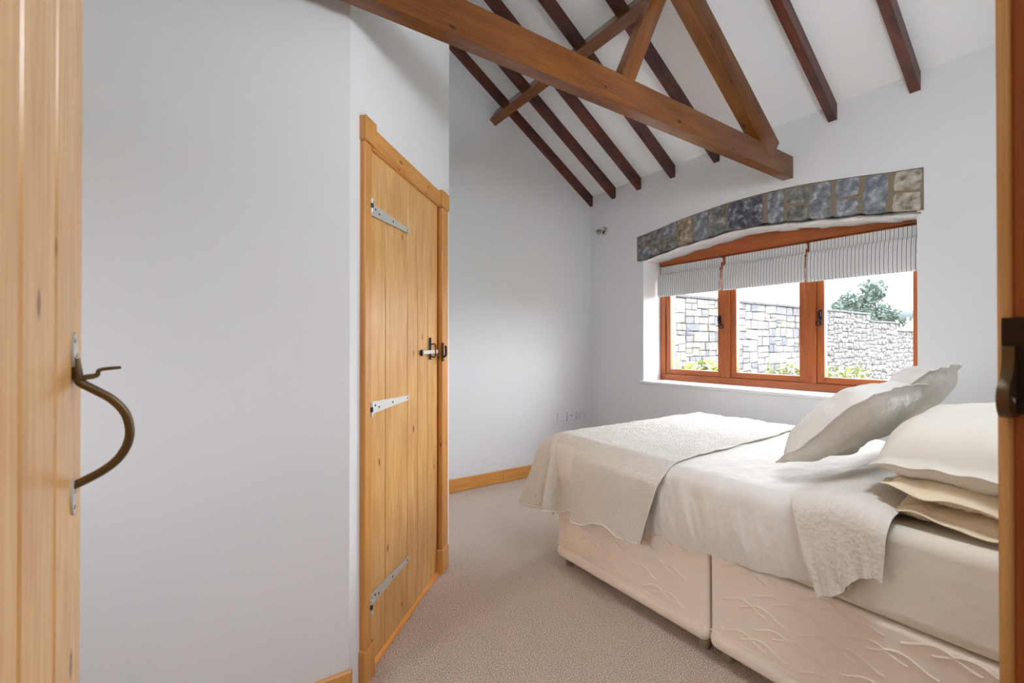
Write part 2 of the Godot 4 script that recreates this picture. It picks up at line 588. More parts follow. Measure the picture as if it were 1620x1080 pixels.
# ---------------------------------------------------------------- the room
func room() -> void:
	var v_mid := (BACK_V + WALL_V) / 2.0
	setting("floor", cbox(WALL_V - BACK_V + 0.6, 0.1, 5.6, 0.001), M.carpet, P(v_mid, 1.0, -0.05))
	# ceiling: two slopes of boarded plaster
	var sec := PackedVector2Array([Vector2(WALL_V + 0.5, roof(WALL_V + 0.5)), Vector2(RIDGE_V, roof(RIDGE_V)), Vector2(BACK_V - 0.3, EAVE - 0.3 * SLOPE), Vector2(BACK_V - 0.3, EAVE - 0.3 * SLOPE + 0.18), Vector2(RIDGE_V, roof(RIDGE_V) + 0.18), Vector2(WALL_V + 0.5, roof(WALL_V + 0.5) + 0.18)])
	setting("ceiling", prism(sec, 0.4, -FAR_U - 0.3), M.ceiling)
	# gable wall at the far end
	var gable := PackedVector2Array([Vector2(BACK_V - 0.3, 0), Vector2(WALL_V, 0), Vector2(WALL_V, EAVE + 0.02), Vector2(RIDGE_V, roof(RIDGE_V) + 0.05), Vector2(BACK_V - 0.3, EAVE - 0.15)])
	setting("wall_far", prism(gable, -FAR_U, -FAR_U - 0.2), M.wall)
	# left wall with the angled wall running on from it, then the return that closes the cupboard
	var left := PackedVector2Array([Vector2(BACK_V, 0), Vector2(C0.x, 0), Vector2(C0.x, roof(C0.x) + 0.05), Vector2(BACK_V, EAVE + 0.05)])
	setting("wall_left", prism(left, -LEFT_U, -LEFT_U - 0.1), M.wall)
	# angled wall: the piece over the door and the pieces beside it
	var end := C0 + Vector2(R2, R2) * ANG
	var q0 := 0.112
	var q1 := 0.9
	var st := SurfaceTool.new()
	st.begin(Mesh.PRIMITIVE_TRIANGLES)
	var turned := Basis(Vector3(R2, 0, -R2), Vector3.UP, Vector3(R2, 0, R2))
	for b in [[0.0, q0, 0.0, 4.0], [q1, ANG, 0.0, 4.0], [q0, q1, 1.985, 4.0]]:
		var c := (A(b[0], 0, b[2]) + A(b[1], -0.1, b[3])) / 2.0
		st.append_from(cbox(b[1] - b[0], b[3] - b[2], 0.1, 0.0005), 0, Transform3D(turned, c))
	setting("wall_corner", st.commit(), M.wall)
	setting("wall_return", cbox(0.1, 4.2, FAR_U - end.y, 0.001), M.wall, P(end.x - 0.05, (FAR_U + end.y) / 2.0, 2.1))
	opposite_fill_window()
	# entrance wall behind the camera, with its doorway
	var dv0 := -0.175
	var dv1 := 0.665
	var front := PackedVector2Array([Vector2(BACK_V, 0), Vector2(dv0, 0), Vector2(dv0, 2.03), Vector2(dv1, 2.03), Vector2(dv1, 0), Vector2(WALL_V, 0), Vector2(WALL_V, EAVE + 0.05), Vector2(RIDGE_V, roof(RIDGE_V) + 0.05), Vector2(BACK_V, EAVE + 0.05)])
	setting("wall_front", prism(front, -FRONT_U, 0.06), M.wall)
	# skirting boards
	var far_base := setting("baseboard_far")
	board(far_base, "skirting_board", wood("oak", 1), P(1.1, FAR_U - 0.009, 0.055), P(2.2, FAR_U - 0.009, 0.055), 0.11, 0.018, Vector3(0, 0, 1), 0.006)
	board(far_base, "skirting_board", wood("oak", 3), P(2.2, FAR_U - 0.009, 0.055), P(WALL_V, FAR_U - 0.009, 0.055), 0.11, 0.018, Vector3(0, 0, 1), 0.006)
	var left_base := setting("baseboard_left")
	board(left_base, "skirting_board", wood("oak", 2), P(BACK_V, LEFT_U - 0.009, 0.058), P(0.425, LEFT_U - 0.009, 0.058), 0.116, 0.018, Vector3(0, 0, 1), 0.006)
	var right_base := setting("baseboard_right")
	board(right_base, "skirting_board", wood("oak", 4), P(WALL_V - 0.009, FRONT_U, 0.055), P(WALL_V - 0.009, FAR_U, 0.055), 0.11, 0.018, Vector3(-1, 0, 0), 0.006)
	var front_base := setting("baseboard_front")
	board(front_base, "skirting_board", wood("oak", 5), P(0.74, FRONT_U + 0.009, 0.055), P(WALL_V, FRONT_U + 0.009, 0.055), 0.11, 0.018, Vector3(0, 0, -1), 0.006)

# eaves wall across the room from the bed, with an unseen window added to light the near side of everything
func opposite_fill_window() -> void:
	var st := SurfaceTool.new()
	st.begin(Mesh.PRIMITIVE_TRIANGLES)
	var u0 := 0.75
	var u1 := 1.35
	var h0 := 0.95
	var h1 := 1.8
	for pl in [[[-0.1, -0.3], [1.8, -0.3], [1.8, h0], [-0.1, h0]], [[-0.1, h0], [u0, h0], [u0, h1], [-0.1, h1]], [[u1, h0], [1.8, h0], [1.8, h1], [u1, h1]], [[-0.1, h1], [1.8, h1], [1.8, EAVE + 0.03], [-0.1, EAVE + 0.03]]]:
		st.append_from(uh_prism(pl, BACK_V - 0.25, BACK_V), 0, Transform3D.IDENTITY)
	setting("wall_opposite", st.commit(), M.wall)
	var win := setting("window_2")  # unseen window, added for fill light
	var v := BACK_V - 0.18
	var face := Vector3(1, 0, 0)
	for u in [u0 + 0.025, (u0 + u1) / 2.0, u1 - 0.025]:
		board(win, "frame_upright", wood("window", 2), P(v, u, h0), P(v, u, h1), 0.05, 0.07, face, 0.004)
	for h in [h0 + 0.025, h1 - 0.025]:
		board(win, "frame_rail", wood("window", 3), P(v, u0, h), P(v, u1, h), 0.05, 0.07, face, 0.004)
	for u in [u0 + 0.1625, u1 - 0.1625]:
		part(win, "pane", cbox(0.004, h1 - h0 - 0.1, 0.225, 0.0005), M.glass, P(v, u, (h0 + h1) / 2.0))
	part(win, "window_sill", cbox(0.2, 0.024, u1 - u0, 0.004), M.white_paint, P(BACK_V - 0.06, (u0 + u1) / 2.0, h0 + 0.012))

# ---------------------------------------------------------------- window wall
func window_wall() -> void:
	var out_v := 3.74
	var st := SurfaceTool.new()
	st.begin(Mesh.PRIMITIVE_TRIANGLES)
	var u_lo := -0.3
	var u_hi := FAR_U + 0.2
	var top := EAVE + 0.03
	var over := []
	for q in ARCH_TOP:
		over.append([q[0], q[1]])
	var left_edge := 2.803
	var right_edge := 0.8
	for pl in [
		[[u_lo, -0.3], [u_hi, -0.3], [u_hi, SILL - 0.012], [u_lo, SILL - 0.012]],
		[[u_lo, SILL - 0.012], [WIN_U0, SILL - 0.012], [WIN_U0, 1.969], [right_edge, 1.969], [right_edge, 2.204], [u_lo, 2.204]],
		[[WIN_U1, SILL - 0.012], [u_hi, SILL - 0.012], [u_hi, 2.207], [left_edge, 2.207], [left_edge, 1.983], [WIN_U1, 1.983]],
		[[u_lo, 2.204], [right_edge, 2.204]] + reversed(over) + [[left_edge, 2.207], [u_hi, 2.207], [u_hi, top], [u_lo, top]]]:
		st.append_from(uh_prism(dedupe(pl), WALL_V, out_v), 0, Transform3D.IDENTITY)
	var wall := setting("wall_right", st.commit(), M.wall)

	# the arch of rough stones: bed of mortar, then each stone through the depth of the reveal
	var bed_line := []
	for q in ARCH_TOP:
		bed_line.append([q[0], q[1] - 0.004])
	for k in range(ARCH_BOTTOM.size() - 1, -1, -1):
		var q: Array = ARCH_BOTTOM[k]
		bed_line.append([clampf(q[0], 0.802, 2.8), q[1] + 0.01])
	part(wall, "mortar_bed", uh_prism(bed_line, 3.277, 3.7), M.mortar)
	# [top left u, top right u, bottom left u, bottom right u, materials from the top]
	var stones := [[2.8, 2.655, 2.776, 2.635, [1, 0]], [2.65, 2.533, 2.625, 2.516, [1]], [2.526, 2.385, 2.506, 2.371, [0, 1]], [2.378, 2.235, 2.367, 2.226, [2]],
		[2.226, 2.094, 2.218, 2.09, [0]], [2.086, 1.94, 2.082, 1.943, [1]], [1.932, 1.665, 1.936, 1.665, [3]], [1.636, 1.52, 1.639, 1.53, [0]],
		[1.507, 1.37, 1.513, 1.382, [1, 1]], [1.364, 1.239, 1.376, 1.251, [0]], [1.217, 1.09, 1.234, 1.11, [0, 0]], [1.065, 0.948, 1.085, 0.967, [0]], [0.925, 0.805, 0.943, 0.812, [4, 4]]]
	for s in stones:
		var n: int = s[4].size()
		for k in n:
			var f0 := float(k) / n
			var f1 := float(k + 1) / n
			var ring := []
			for c in [[0, 2, f0], [1, 3, f0], [1, 3, f1], [0, 2, f1]]:
				var u := lerpf(s[c[0]], s[c[1]], c[2])
				var h := lerpf(along(ARCH_TOP, s[c[0]]) - 0.003, along(ARCH_BOTTOM, s[c[1]]), c[2])
				if n == 2 and (c[2] == 0.5):
					h += -0.004 if k == 0 else 0.004
					h += 0.007 if k == 0 else -0.014
				ring.append(Vector2(u, h))
			part(wall, "arch_stone", arch_stone(ring), M["stone%d" % s[4][k]])

	# pale underside of the arch, stone by stone
	for s in stones:
		var row := []
		var u_a: float = s[2]
		var u_b: float = s[3]
		for i in 5:
			var u := clampf(lerpf(u_a + 0.014, u_b - 0.014, i / 4.0), WIN_U0 - 0.02, WIN_U1 + 0.03)
			row.append(Vector2(u, along(ARCH_BOTTOM, u) - rng.randf_range(0.004, 0.008)))
		var back := rng.randf_range(-0.004, 0.006)
		var sf := func(a: float, b: float) -> Vector3:
			var q: Vector2 = row[int(round(b * 4.0))]
			return P(lerpf(3.2695, 3.515, a), q.x, q.y + back * a + 0.003 * sin(a * 7.0 + q.x * 30.0))
		part(wall, "soffit_stone", sheet(5, 4, sf, -0.012), M.pale_soffit)
	# reveal boards: window board at the bottom
	var win := setting("window_1")
	part(win, "window_sill", cbox(0.26, 0.024, WIN_U1 - WIN_U0 + 0.06, 0.004), M.white_paint, P(3.385, (WIN_U0 + WIN_U1) / 2.0, SILL - 0.012))
	var fv := 3.545       # middle of the frame's depth
	var depth := 0.07
	var face := Vector3(-1, 0, 0)
	board(win, "frame_sill", wood("window", 1), P(fv, WIN_U0, 0.928), P(fv, WIN_U1, 0.928), 0.056, depth, face, 0.004)
	board(win, "frame_jamb", wood("window", 2), P(fv, WIN_U1 - 0.0275, 0.956), P(fv, WIN_U1 - 0.0275, 1.93), 0.055, depth, face, 0.004)
	board(win, "frame_jamb", wood("window", 3), P(fv, WIN_U0 + 0.022, 0.956), P(fv, WIN_U0 + 0.022, 1.93), 0.044, depth, face, 0.004)
	for u in [2.092, 1.468]:
		board(win, "mullion", wood("window", 4), P(fv, u, 0.956), P(fv, u, 1.93), 0.072, depth, face, 0.004)
	# head: a board cut to the arch
	var head := [[WIN_U0, 1.952], [WIN_U1, 1.952]]
	for q in ARCH_BOTTOM:
		if q[0] < WIN_U1 and q[0] > WIN_U0:
			head.append([q[0], q[1] + 0.012])
	head.insert(2, [WIN_U1, 2.0])
	head.append([WIN_U0, 1.98])
	var lying := PackedVector2Array()
	for q in head:
		lying.append(Vector2(-q[1], q[0]))
	part(win, "arched_head", prism(lying, 3.5, 3.58), wood("window", 5), Vector3.ZERO, Basis(Vector3(0, -1, 0), Vector3(0, 0, -1), Vector3(1, 0, 0)))
	board(win, "frame_head", wood("window", 6), P(3.56, WIN_U0, 1.93), P(3.56, WIN_U1, 1.93), 0.05, 0.04, face, 0.003)
	# three sashes: [outer left, outer right]
	var k := 0
	for s in [[2.676, 2.128], [2.056, 1.504], [1.432, 0.874]]:
		var sv := 3.55
		var a: float = s[0]
		var b: float = s[1]
		var sash := Node3D.new()
		sash.name = "casement"
		win.add_child(sash, true)
		board(sash, "stile", wood("window", k), P(sv, a - 0.024, 0.957), P(sv, a - 0.024, 1.9), 0.048, 0.05, face, 0.004)
		board(sash, "stile", wood("window", k + 1), P(sv, b + 0.02, 0.957), P(sv, b + 0.02, 1.9), 0.04, 0.05, face, 0.004)
		board(sash, "bottom_rail", wood("window", k + 2), P(sv, b + 0.04, 0.98), P(sv, a - 0.048, 0.98), 0.046, 0.05, face, 0.004)
		board(sash, "top_rail", wood("window", k + 3), P(sv, b + 0.04, 1.878), P(sv, a - 0.048, 1.878), 0.044, 0.05, face, 0.004)
		part(sash, "pane", cbox(0.004, 0.86, a - b - 0.086, 0.0005), M.glass, P(sv + 0.006, (a + b) / 2.0 - 0.002, 1.43))
		if k != 1:
			# wrought iron monkey-tail fastener
			var hu: float = b + 0.02 if k == 0 else a - 0.024
			var spiral := [Vector3(0, 0.02, 0.012)]
			var sgn := -1.0 if k == 0 else 1.0
			for i in 22:
				var w := i / 21.0
				var r := lerpf(0.024, 0.006, w)
				var an := PI * 0.5 + w * TAU * 1.35
				spiral.append(Vector3(sgn * (0.03 if k == 0 else 0.004) + cos(an) * r * sgn, -0.05 + sin(an) * r, 0.022))
			var sp := tube_mesh(spiral, 0.0042, 6)
			var turned := Basis(Vector3(0, 0, -1), Vector3.UP, Vector3(-1, 0, 0))   # x along +u, z into the room
			var plate := part(sash, "fastener_plate", rbox(0.022, 0.07, 0.008, 0.003, 2), M.iron, P(sv - 0.029, hu, 1.43), turned)
			part(sash, "fastener_handle", sp, M.iron, P(sv - 0.027, hu, 1.425), turned)
			part(sash, "fastener_boss", rbox(0.018, 0.04, 0.02, 0.006, 2), M.iron, P(sv - 0.037, hu, 1.437), turned)
		k += 1

	# roman blinds
	var lab := ["grey striped roman blind over the window light beside the far wall corner", "grey striped roman blind over the middle light of the window", "grey striped roman blind over the window light above the pillows"]
	k = 0
	for s in [[2.69, 2.105, 1.656], [2.066, 1.478, 1.658], [1.452, 0.842, 1.655]]:
		var bl := thing("roman_blind", lab[k], "blind", P(3.485, (s[0] + s[1]) / 2.0, 1.6), 0.0, "striped roman blinds in the window")
		blind(bl, s[0] - s[1], s[2] - 1.6)
		k += 1

func reversed(a: Array) -> Array:
	var b := a.duplicate()
	b.reverse()
	return b

func dedupe(a: Array) -> Array:
	var out := []
	for q in a:
		if out.is_empty() or Vector2(out[-1][0], out[-1][1]).distance_to(Vector2(q[0], q[1])) > 0.0005:
			out.append(q)
	if Vector2(out[-1][0], out[-1][1]).distance_to(Vector2(out[0][0], out[0][1])) < 0.0005:
		out.pop_back()
	return out

# a rough stone: outline in (u, h), knocked about, with a bulging, uneven face and underside
func arch_stone(ring: Array) -> ArrayMesh:
	var pts := []
	var mid := Vector2.ZERO
	for q in ring:
		mid += q / 4.0
	for k in 4:
		var a: Vector2 = ring[k]
		var b: Vector2 = ring[(k + 1) % 4]
		for s in 4:
			var q := a.lerp(b, s / 4.0)
			q += Vector2(rng.randf_range(-1, 1), rng.randf_range(-1, 1)) * 0.004
			if s == 0:
				q = q.lerp(mid, 0.06)
			pts.append(q)
	var st := SurfaceTool.new()
	st.begin(Mesh.PRIMITIVE_TRIANGLES)
	st.set_smooth_group(-1)
	var n := pts.size()
	var layers := []
	for l in [[3.505 + rng.randf_range(-0.02, 0.02), 1.0, 0.0], [3.4, 1.0, 0.004], [3.282, 1.0, 0.003], [3.2745, 0.95, 0.0], [3.27, 0.6, 0.0]]:
		var row := []
		for q in pts:
			var z: Vector2 = mid.lerp(q, l[1]) + Vector2(rng.randf_range(-1, 1), rng.randf_range(-1, 1)) * l[2]
			row.append(P(l[0] + (rng.randf_range(-0.003, 0.003) if l[1] < 1.0 else 0.0), z.x, z.y))
		layers.append(row)
	for l in layers.size() - 1:
		for k in n:
			var j := (k + 1) % n
			for q in [layers[l][k], layers[l + 1][k], layers[l + 1][j], layers[l][k], layers[l + 1][j], layers[l][j]]:
				st.add_vertex(q)
	var cap := P(3.268 + rng.randf_range(-0.003, 0.003), mid.x, mid.y)
	for k in n:
		for q in [layers[-1][k], cap, layers[-1][(k + 1) % n]]:
			st.add_vertex(q)
	st.generate_normals()
	return st.commit()

# local: x into the room is -x world; built around its own base (y from 0 up), width along z
func blind(root: Node3D, width: float, low: float) -> void:
	var heading := [Vector2(0.0, 0.33), Vector2(-0.012, 0.332), Vector2(-0.014, 0.26), Vector2(-0.004, 0.255)]
	var fold := [Vector2(-0.004, 0.268), Vector2(-0.03, 0.264), Vector2(-0.042, 0.245), Vector2(-0.048, 0.2), Vector2(-0.052, 0.14), Vector2(-0.05, low + 0.02), Vector2(-0.042, low), Vector2(-0.03, low + 0.004), Vector2(-0.024, low + 0.05), Vector2(-0.02, low + 0.1)]
	var fold2 := [Vector2(0.0, 0.24), Vector2(-0.018, 0.23), Vector2(-0.024, 0.16), Vector2(-0.022, low + 0.03), Vector2(-0.014, low + 0.014), Vector2(-0.004, low + 0.03)]
	for item in [["heading", heading, 0.0], ["front_fold", fold, 0.004], ["back_fold", fold2, 0.0]]:
		var pr: Array = item[1]
		var ph: float = item[2]
		var wob := FastNoiseLite.new()
		wob.seed = 4
		wob.frequency = 3.0
		var f := func(s: float, t: float) -> Vector3:
			var at := s * (pr.size() - 1)
			var i := mini(int(at), pr.size() - 2)
			var q: Vector2 = pr[i].lerp(pr[i + 1], at - i)
			var w := (t - 0.5) * (width + (0.01 if item[0] == "front_fold" else 0.0))
			return Vector3(q.x + wob.get_noise_2d(w * 2.0, q.y * 3.0) * ph, q.y, w)
		part(root, item[0], sheet((pr.size() - 1) * 2, 24, f, 0.002, Vector2(1.0, width / 0.042)), stripe_mat())
	part(root, "head_rail", cbox(0.02, 0.03, width, 0.002), M.white_paint, Vector3(0.012, 0.315, 0))

func stripe_mat() -> Material:
	# the sheet's texture runs with t along v, so the print is turned to lie across it
	if not M.has("stripe_turned"):
		var m: StandardMaterial3D = M.stripe.duplicate()
		var im: Image = M.stripe.albedo_texture.get_image()
		im.rotate_90(CLOCKWISE)
		m.albedo_texture = ImageTexture.create_from_image(im)
		M.stripe_turned = m
	return M.stripe_turned

# ---------------------------------------------------------------- boarded door in the angled wall
func closet_door() -> void:
	var d := setting("door_1")
	var out := Vector3(R2, 0, R2)        # out of the angled wall, into the room
	# boards, with a V joint between each two
	var joints := [0.12, 0.282, 0.498, 0.614, 0.744, 0.884]
	for k in 5:
		var w: float = joints[k + 1] - joints[k] - 0.005
		var q: float = (joints[k] + joints[k + 1]) / 2.0
		board(d, "plank", wood("pine", k), A(q, -0.022, 0.014), A(q, -0.022, 1.972), w, 0.03, out, 0.0014)
	board(d, "backing", wood("pine", 5), A(0.12, -0.05, 1.0), A(0.884, -0.05, 1.0), 1.94, 0.02, out, 0.001)
	# frame: architraves, head, corner blocks and plinth blocks
	board(d, "architrave", wood("oak", 1), A(0.093, 0.005, 0.13), A(0.093, 0.005, 1.966), 0.05, 0.03, out, 0.004)
	board(d, "architrave", wood("oak", 4), A(0.936, 0.005, 0.13), A(0.936, 0.005, 1.966), 0.094, 0.03, out, 0.004)
	board(d, "door_head", wood("oak", 2), A(0.142, 0.005, 2.01), A(0.878, 0.005, 2.01), 0.074, 0.03, out, 0.012)
	board(d, "door_stop", wood("oak", 5), A(0.12, -0.002, 1.974), A(0.88, -0.002, 1.974), 0.014, 0.016, out, 0.003)
	for q in [[0.1025, 0.08], [0.93, 0.108]]:
		board(d, "corner_block", wood("oak", 3 if q[0] < 0.5 else 6), A(q[0], 0.009, 1.966), A(q[0], 0.009, 2.056), q[1], 0.038, out, 0.004)
		board(d, "plinth_block", wood("oak", 0 if q[0] < 0.5 else 2), A(q[0] - 0.004, 0.009, 0.0), A(q[0] - 0.004, 0.009, 0.132), q[1] - 0.006, 0.038, out, 0.006)
	board(d, "threshold", wood("oak", 6), A(0.12, -0.018, 0.002), A(0.884, -0.018, 0.002), 0.004, 0.05, out, 0.001)
	board(d, "rebate", wood("window", 1), A(0.893, -0.035, 0.0), A(0.893, -0.035, 1.97), 0.017, 0.07, out, 0.001)
	# three tapered strap hinges
	var turned := Basis(Vector3(R2, 0, -R2), Vector3.UP, out)
	for h in [1.742, 0.988, 0.262]:
		var strap := prism(PackedVector2Array([Vector2(0, -0.026), Vector2(0.02, -0.024), Vector2(0.352, -0.011), Vector2(0.362, -0.014), Vector2(0.376, 0), Vector2(0.362, 0.014), Vector2(0.352, 0.011), Vector2(0.02, 0.024), Vector2(0, 0.026)]), 0.0, 0.004)
		var hinge := part(d, "strap_hinge", strap, M.steel, A(0.126, -0.004, h), turned)
		for q in [0.03, 0.058, 0.088, 0.21, 0.356]:
			part(hinge, "screw", lathe([Vector2(0.0, 0.0012), Vector2(0.0045, 0.0), Vector2(0.005, -0.002)], 10), M.bolt, Vector3(q, (0.006 if int(q * 1000.0) % 4 == 2 else -0.004) if q < 0.1 else 0.0, 0.005), Basis(Vector3.RIGHT, PI / 2.0))
		for j in 3:
			part(hinge, "knuckle", lathe([Vector2(0, 0.0085), Vector2(0.0085, 0.0085), Vector2(0.0085, -0.0085), Vector2(0, -0.0085)], 12), M.steel if j != 1 else M.bolt, Vector3(-0.01, (j - 1) * 0.0178, 0.022))
	# thumb latch: plate, bar, staple, keep on the frame and thumb lever
	var latch := part(d, "latch_plate", rbox(0.016, 0.112, 0.006, 0.002, 2), M.iron, A(0.765, 0.0, 1.207), turned)
	part(latch, "latch_bar", rbox(0.2, 0.018, 0.007, 0.002, 2), M.steel, Vector3(-0.03, -0.017, 0.012))
	part(latch, "pivot_plate", rbox(0.014, 0.03, 0.01, 0.003, 2), M.iron, Vector3(-0.126, -0.02, 0.004))
	part(latch, "staple", tube_mesh(curve([Vector3(0, 0.02, 0), Vector3(0, 0.02, 0.02), Vector3(0, -0.04, 0.02), Vector3(0, -0.04, 0)], 4), 0.003, 6), M.iron, Vector3(0.012, 0, 0))
	part(latch, "pin", tube_mesh([Vector3(0, -0.01, 0), Vector3(0, 0.022, 0)], 0.002, 6), M.iron, Vector3(-0.026, 0.004, 0.006))
	part(latch, "thumb_lever", tube_mesh(curve([Vector3(0.06, -0.05, 0.02), Vector3(0.03, -0.038, 0.03), Vector3(-0.01, -0.033, 0.034), Vector3(-0.034, -0.044, 0.034)], 5), 0.005, 8, 0.6, 0.5), M.iron_brown)
	part(latch, "keep_plate", rbox(0.026, 0.1, 0.006, 0.002, 2), M.iron_brown, Vector3(0.125, -0.02, 0.022))
	part(latch, "keep_hook", tube_mesh(curve([Vector3(0.125, -0.045, 0.024), Vector3(0.105, -0.04, 0.044), Vector3(0.096, -0.02, 0.05), Vector3(0.096, 0.014, 0.048)], 5), 0.0055, 8), M.iron)

# ---------------------------------------------------------------- entrance: open boarded door, lining, latch keep
func entrance() -> void:
	var d := setting("door_2")
	var face := Vector3(1, 0, 0)
	var edges := [0.815, 0.686, 0.571, 0.456, 0.341, 0.226, 0.105]
	for k in 6:
		var w: float = edges[k] - edges[k + 1] - 0.003
		var u: float = (edges[k] + edges[k + 1]) / 2.0
		board(d, "plank", wood("pine", k + 2), P(-0.144, u, 0.012), P(-0.144, u, 1.985), w, 0.022, face, 0.0045)
	for h in [0.25, 1.0, 1.75]:
		board(d, "ledge", wood("pine", 1), P(-0.165, 0.13, h), P(-0.165, 0.79, h), 0.14, 0.02, face, 0.003)
	# pull handle: two rounded plates, bowed grip, thumb piece
	var u := 0.765
	var pl := PackedVector2Array()
	for i in 20:
		var a := TAU * i / 20.0
		pl.append(Vector2(cos(a) * 0.0125, sin(a) * 0.022))
	var turned := Basis(Vector3(0, 0, -1), Vector3.UP, Vector3(1, 0, 0))   # x along u, z out of the door
	var top := part(d, "handle_plate", prism(pl, 0.0, 0.0025), M.steel, P(-0.133, u, 1.222), turned)
	var low := part(d, "handle_plate", prism(pl, 0.0, 0.0025), M.steel, P(-0.133, u, 1.042), turned)
	for s in [[-0.006, 0.012], [0.006, -0.006], [-0.005, -0.008]]:
		part(top, "screw", lathe([Vector2(0, 0.002), Vector2(0.0028, 0.001), Vector2(0.003, 0)], 10), M.chrome, Vector3(s[0], s[1], 0.0025), Basis(Vector3.RIGHT, PI / 2.0))
	for s in [[0.0, 0.008], [-0.004, -0.011]]:
		part(low, "screw", lathe([Vector2(0, 0.002), Vector2(0.0028, 0.001), Vector2(0.003, 0)], 10), M.chrome, Vector3(s[0], s[1], 0.0025), Basis(Vector3.RIGHT, PI / 2.0))
	var grip := []
	for q in [[-0.1315, 1.212], [-0.1295, 1.198], [-0.127, 1.184], [-0.119, 1.177], [-0.108, 1.169], [-0.096, 1.159], [-0.084, 1.142], [-0.079, 1.121], [-0.081, 1.102], [-0.09, 1.084], [-0.104, 1.071], [-0.12, 1.062], [-0.1325, 1.056]]:
		grip.append(P(q[0], u, q[1]))
	part(d, "pull_grip", tube_mesh(curve(grip, 4), 0.0052, 12), M.bronze)
	part(d, "thumb_piece", tube_mesh(curve([P(-0.132, u, 1.187), P(-0.12, u, 1.189), P(-0.111, u, 1.191), P(-0.109, u, 1.197), P(-0.1, u, 1.199), P(-0.088, u, 1.2)], 5), 0.0062, 10, 0.45, 0.6), M.bronze)

	# lining of the doorway, with a stop, and architraves
	var f := setting("trim_1")
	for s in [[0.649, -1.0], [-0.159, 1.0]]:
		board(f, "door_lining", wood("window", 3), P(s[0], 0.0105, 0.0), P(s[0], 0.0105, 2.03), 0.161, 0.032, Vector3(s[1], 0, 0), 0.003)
		board(f, "lit_edge_strip", wood("pine", 2), P(s[0], 0.0955, 0.0), P(s[0], 0.0955, 2.03), 0.009, 0.032, Vector3(s[1], 0, 0), 0.003)  # paler strip stands in for window light along the jamb edge
		board(f, "architrave", wood("pine", 4), P(s[0] - s[1] * 0.053, FRONT_U + 0.0085, 0.0), P(s[0] - s[1] * 0.053, FRONT_U + 0.0085, 2.06), 0.072, 0.017, Vector3(0, 0, -1), 0.005)
	board(f, "head_lining", wood("window", 5), P(-0.143, 0.015, 2.014), P(0.633, 0.015, 2.014), 0.17, 0.032, Vector3(0, -1, 0), 0.004)
	board(f, "head_architrave", wood("pine", 6), P(-0.2, FRONT_U + 0.0085, 2.066), P(0.7, FRONT_U + 0.0085, 2.066), 0.072, 0.017, Vector3(0, 0, -1), 0.005)
	# latch keep on the lining: a plate and a hooked catch that stands out of it
	var keep := part(f, "latch_keep", rbox(0.004, 0.09, 0.02, 0.0015, 2), M.iron_brown, P(0.631, 0.088, 1.21))
	var hook := PackedVector2Array()
	var bend := []
	for q in [[0.0, 0.018], [-0.011, 0.017], [-0.014, 0.0], [-0.022, -0.012], [-0.034, -0.02], [-0.038, -0.03], [-0.034, -0.04], [-0.022, -0.047], [0.0, -0.05]]:
		bend.append(Vector3(q[0], q[1], 0))
	for q in curve(bend, 4):
		hook.append(Vector2(q.x, q.y))
	part(keep, "catch", prism(hook, -0.004, 0.004), M.bronze, Vector3(0, 0, -0.004))
	part(keep, "screw", lathe([Vector2(0, 0.0015), Vector2(0.0028, 0.001), Vector2(0.003, 0)], 10), M.chrome, Vector3(-0.012, -0.032, 0.0), Basis(Vector3.RIGHT, PI / 2.0))

func hall() -> void:
	setting("wall_hall", cbox(3.2, 2.6, 0.1, 0.001), M.wall, P(0.25, -1.85, 1.3))
	setting("wall_hall_left", cbox(0.1, 2.6, 1.8, 0.001), M.wall, P(-1.35, -0.95, 1.3))
	setting("wall_hall_right", cbox(0.1, 2.6, 1.8, 0.001), M.wall, P(1.85, -0.95, 1.3))
	setting("ceiling_hall", cbox(3.3, 0.1, 1.9, 0.001), M.ceiling, P(0.25, -0.96, 2.6))
	var lamp := thing("added_hall_lamp", "added fill lamp, white and square, on the hall ceiling outside the bedroom door", "lamp", P(0.25, -0.95, 2.55))  # unseen lamp, added to fill the room through the doorway
	part(lamp, "fill_tray", rbox(1.24, 0.04, 1.04, 0.01, 2), M.white_paint, Vector3(0, -0.02, 0))
	var glow := material(rgb(255, 250, 240), 0.5)
	glow.emission_enabled = true
	glow.emission = Color(0.97, 0.985, 1.0)
	glow.emission_energy_multiplier = HALL_FILL_GLOW
	part(lamp, "fill_diffuser", cbox(1.2, 0.01, 1.0, 0.002), glow, Vector3(0, -0.045, 0))
	var light := AreaLight3D.new()
	light.name = "fill_light"
	lamp.add_child(light)
	light.position = Vector3(0, -0.056, 0)
	light.rotation.x = -PI / 2.0
	light.area_size = Vector2(1.2, 1.0)
	light.light_color = Color(0.97, 0.985, 1.0)
	light.light_energy = HALL_FILL
	light.area_range = 12.0
	light.shadow_enabled = true

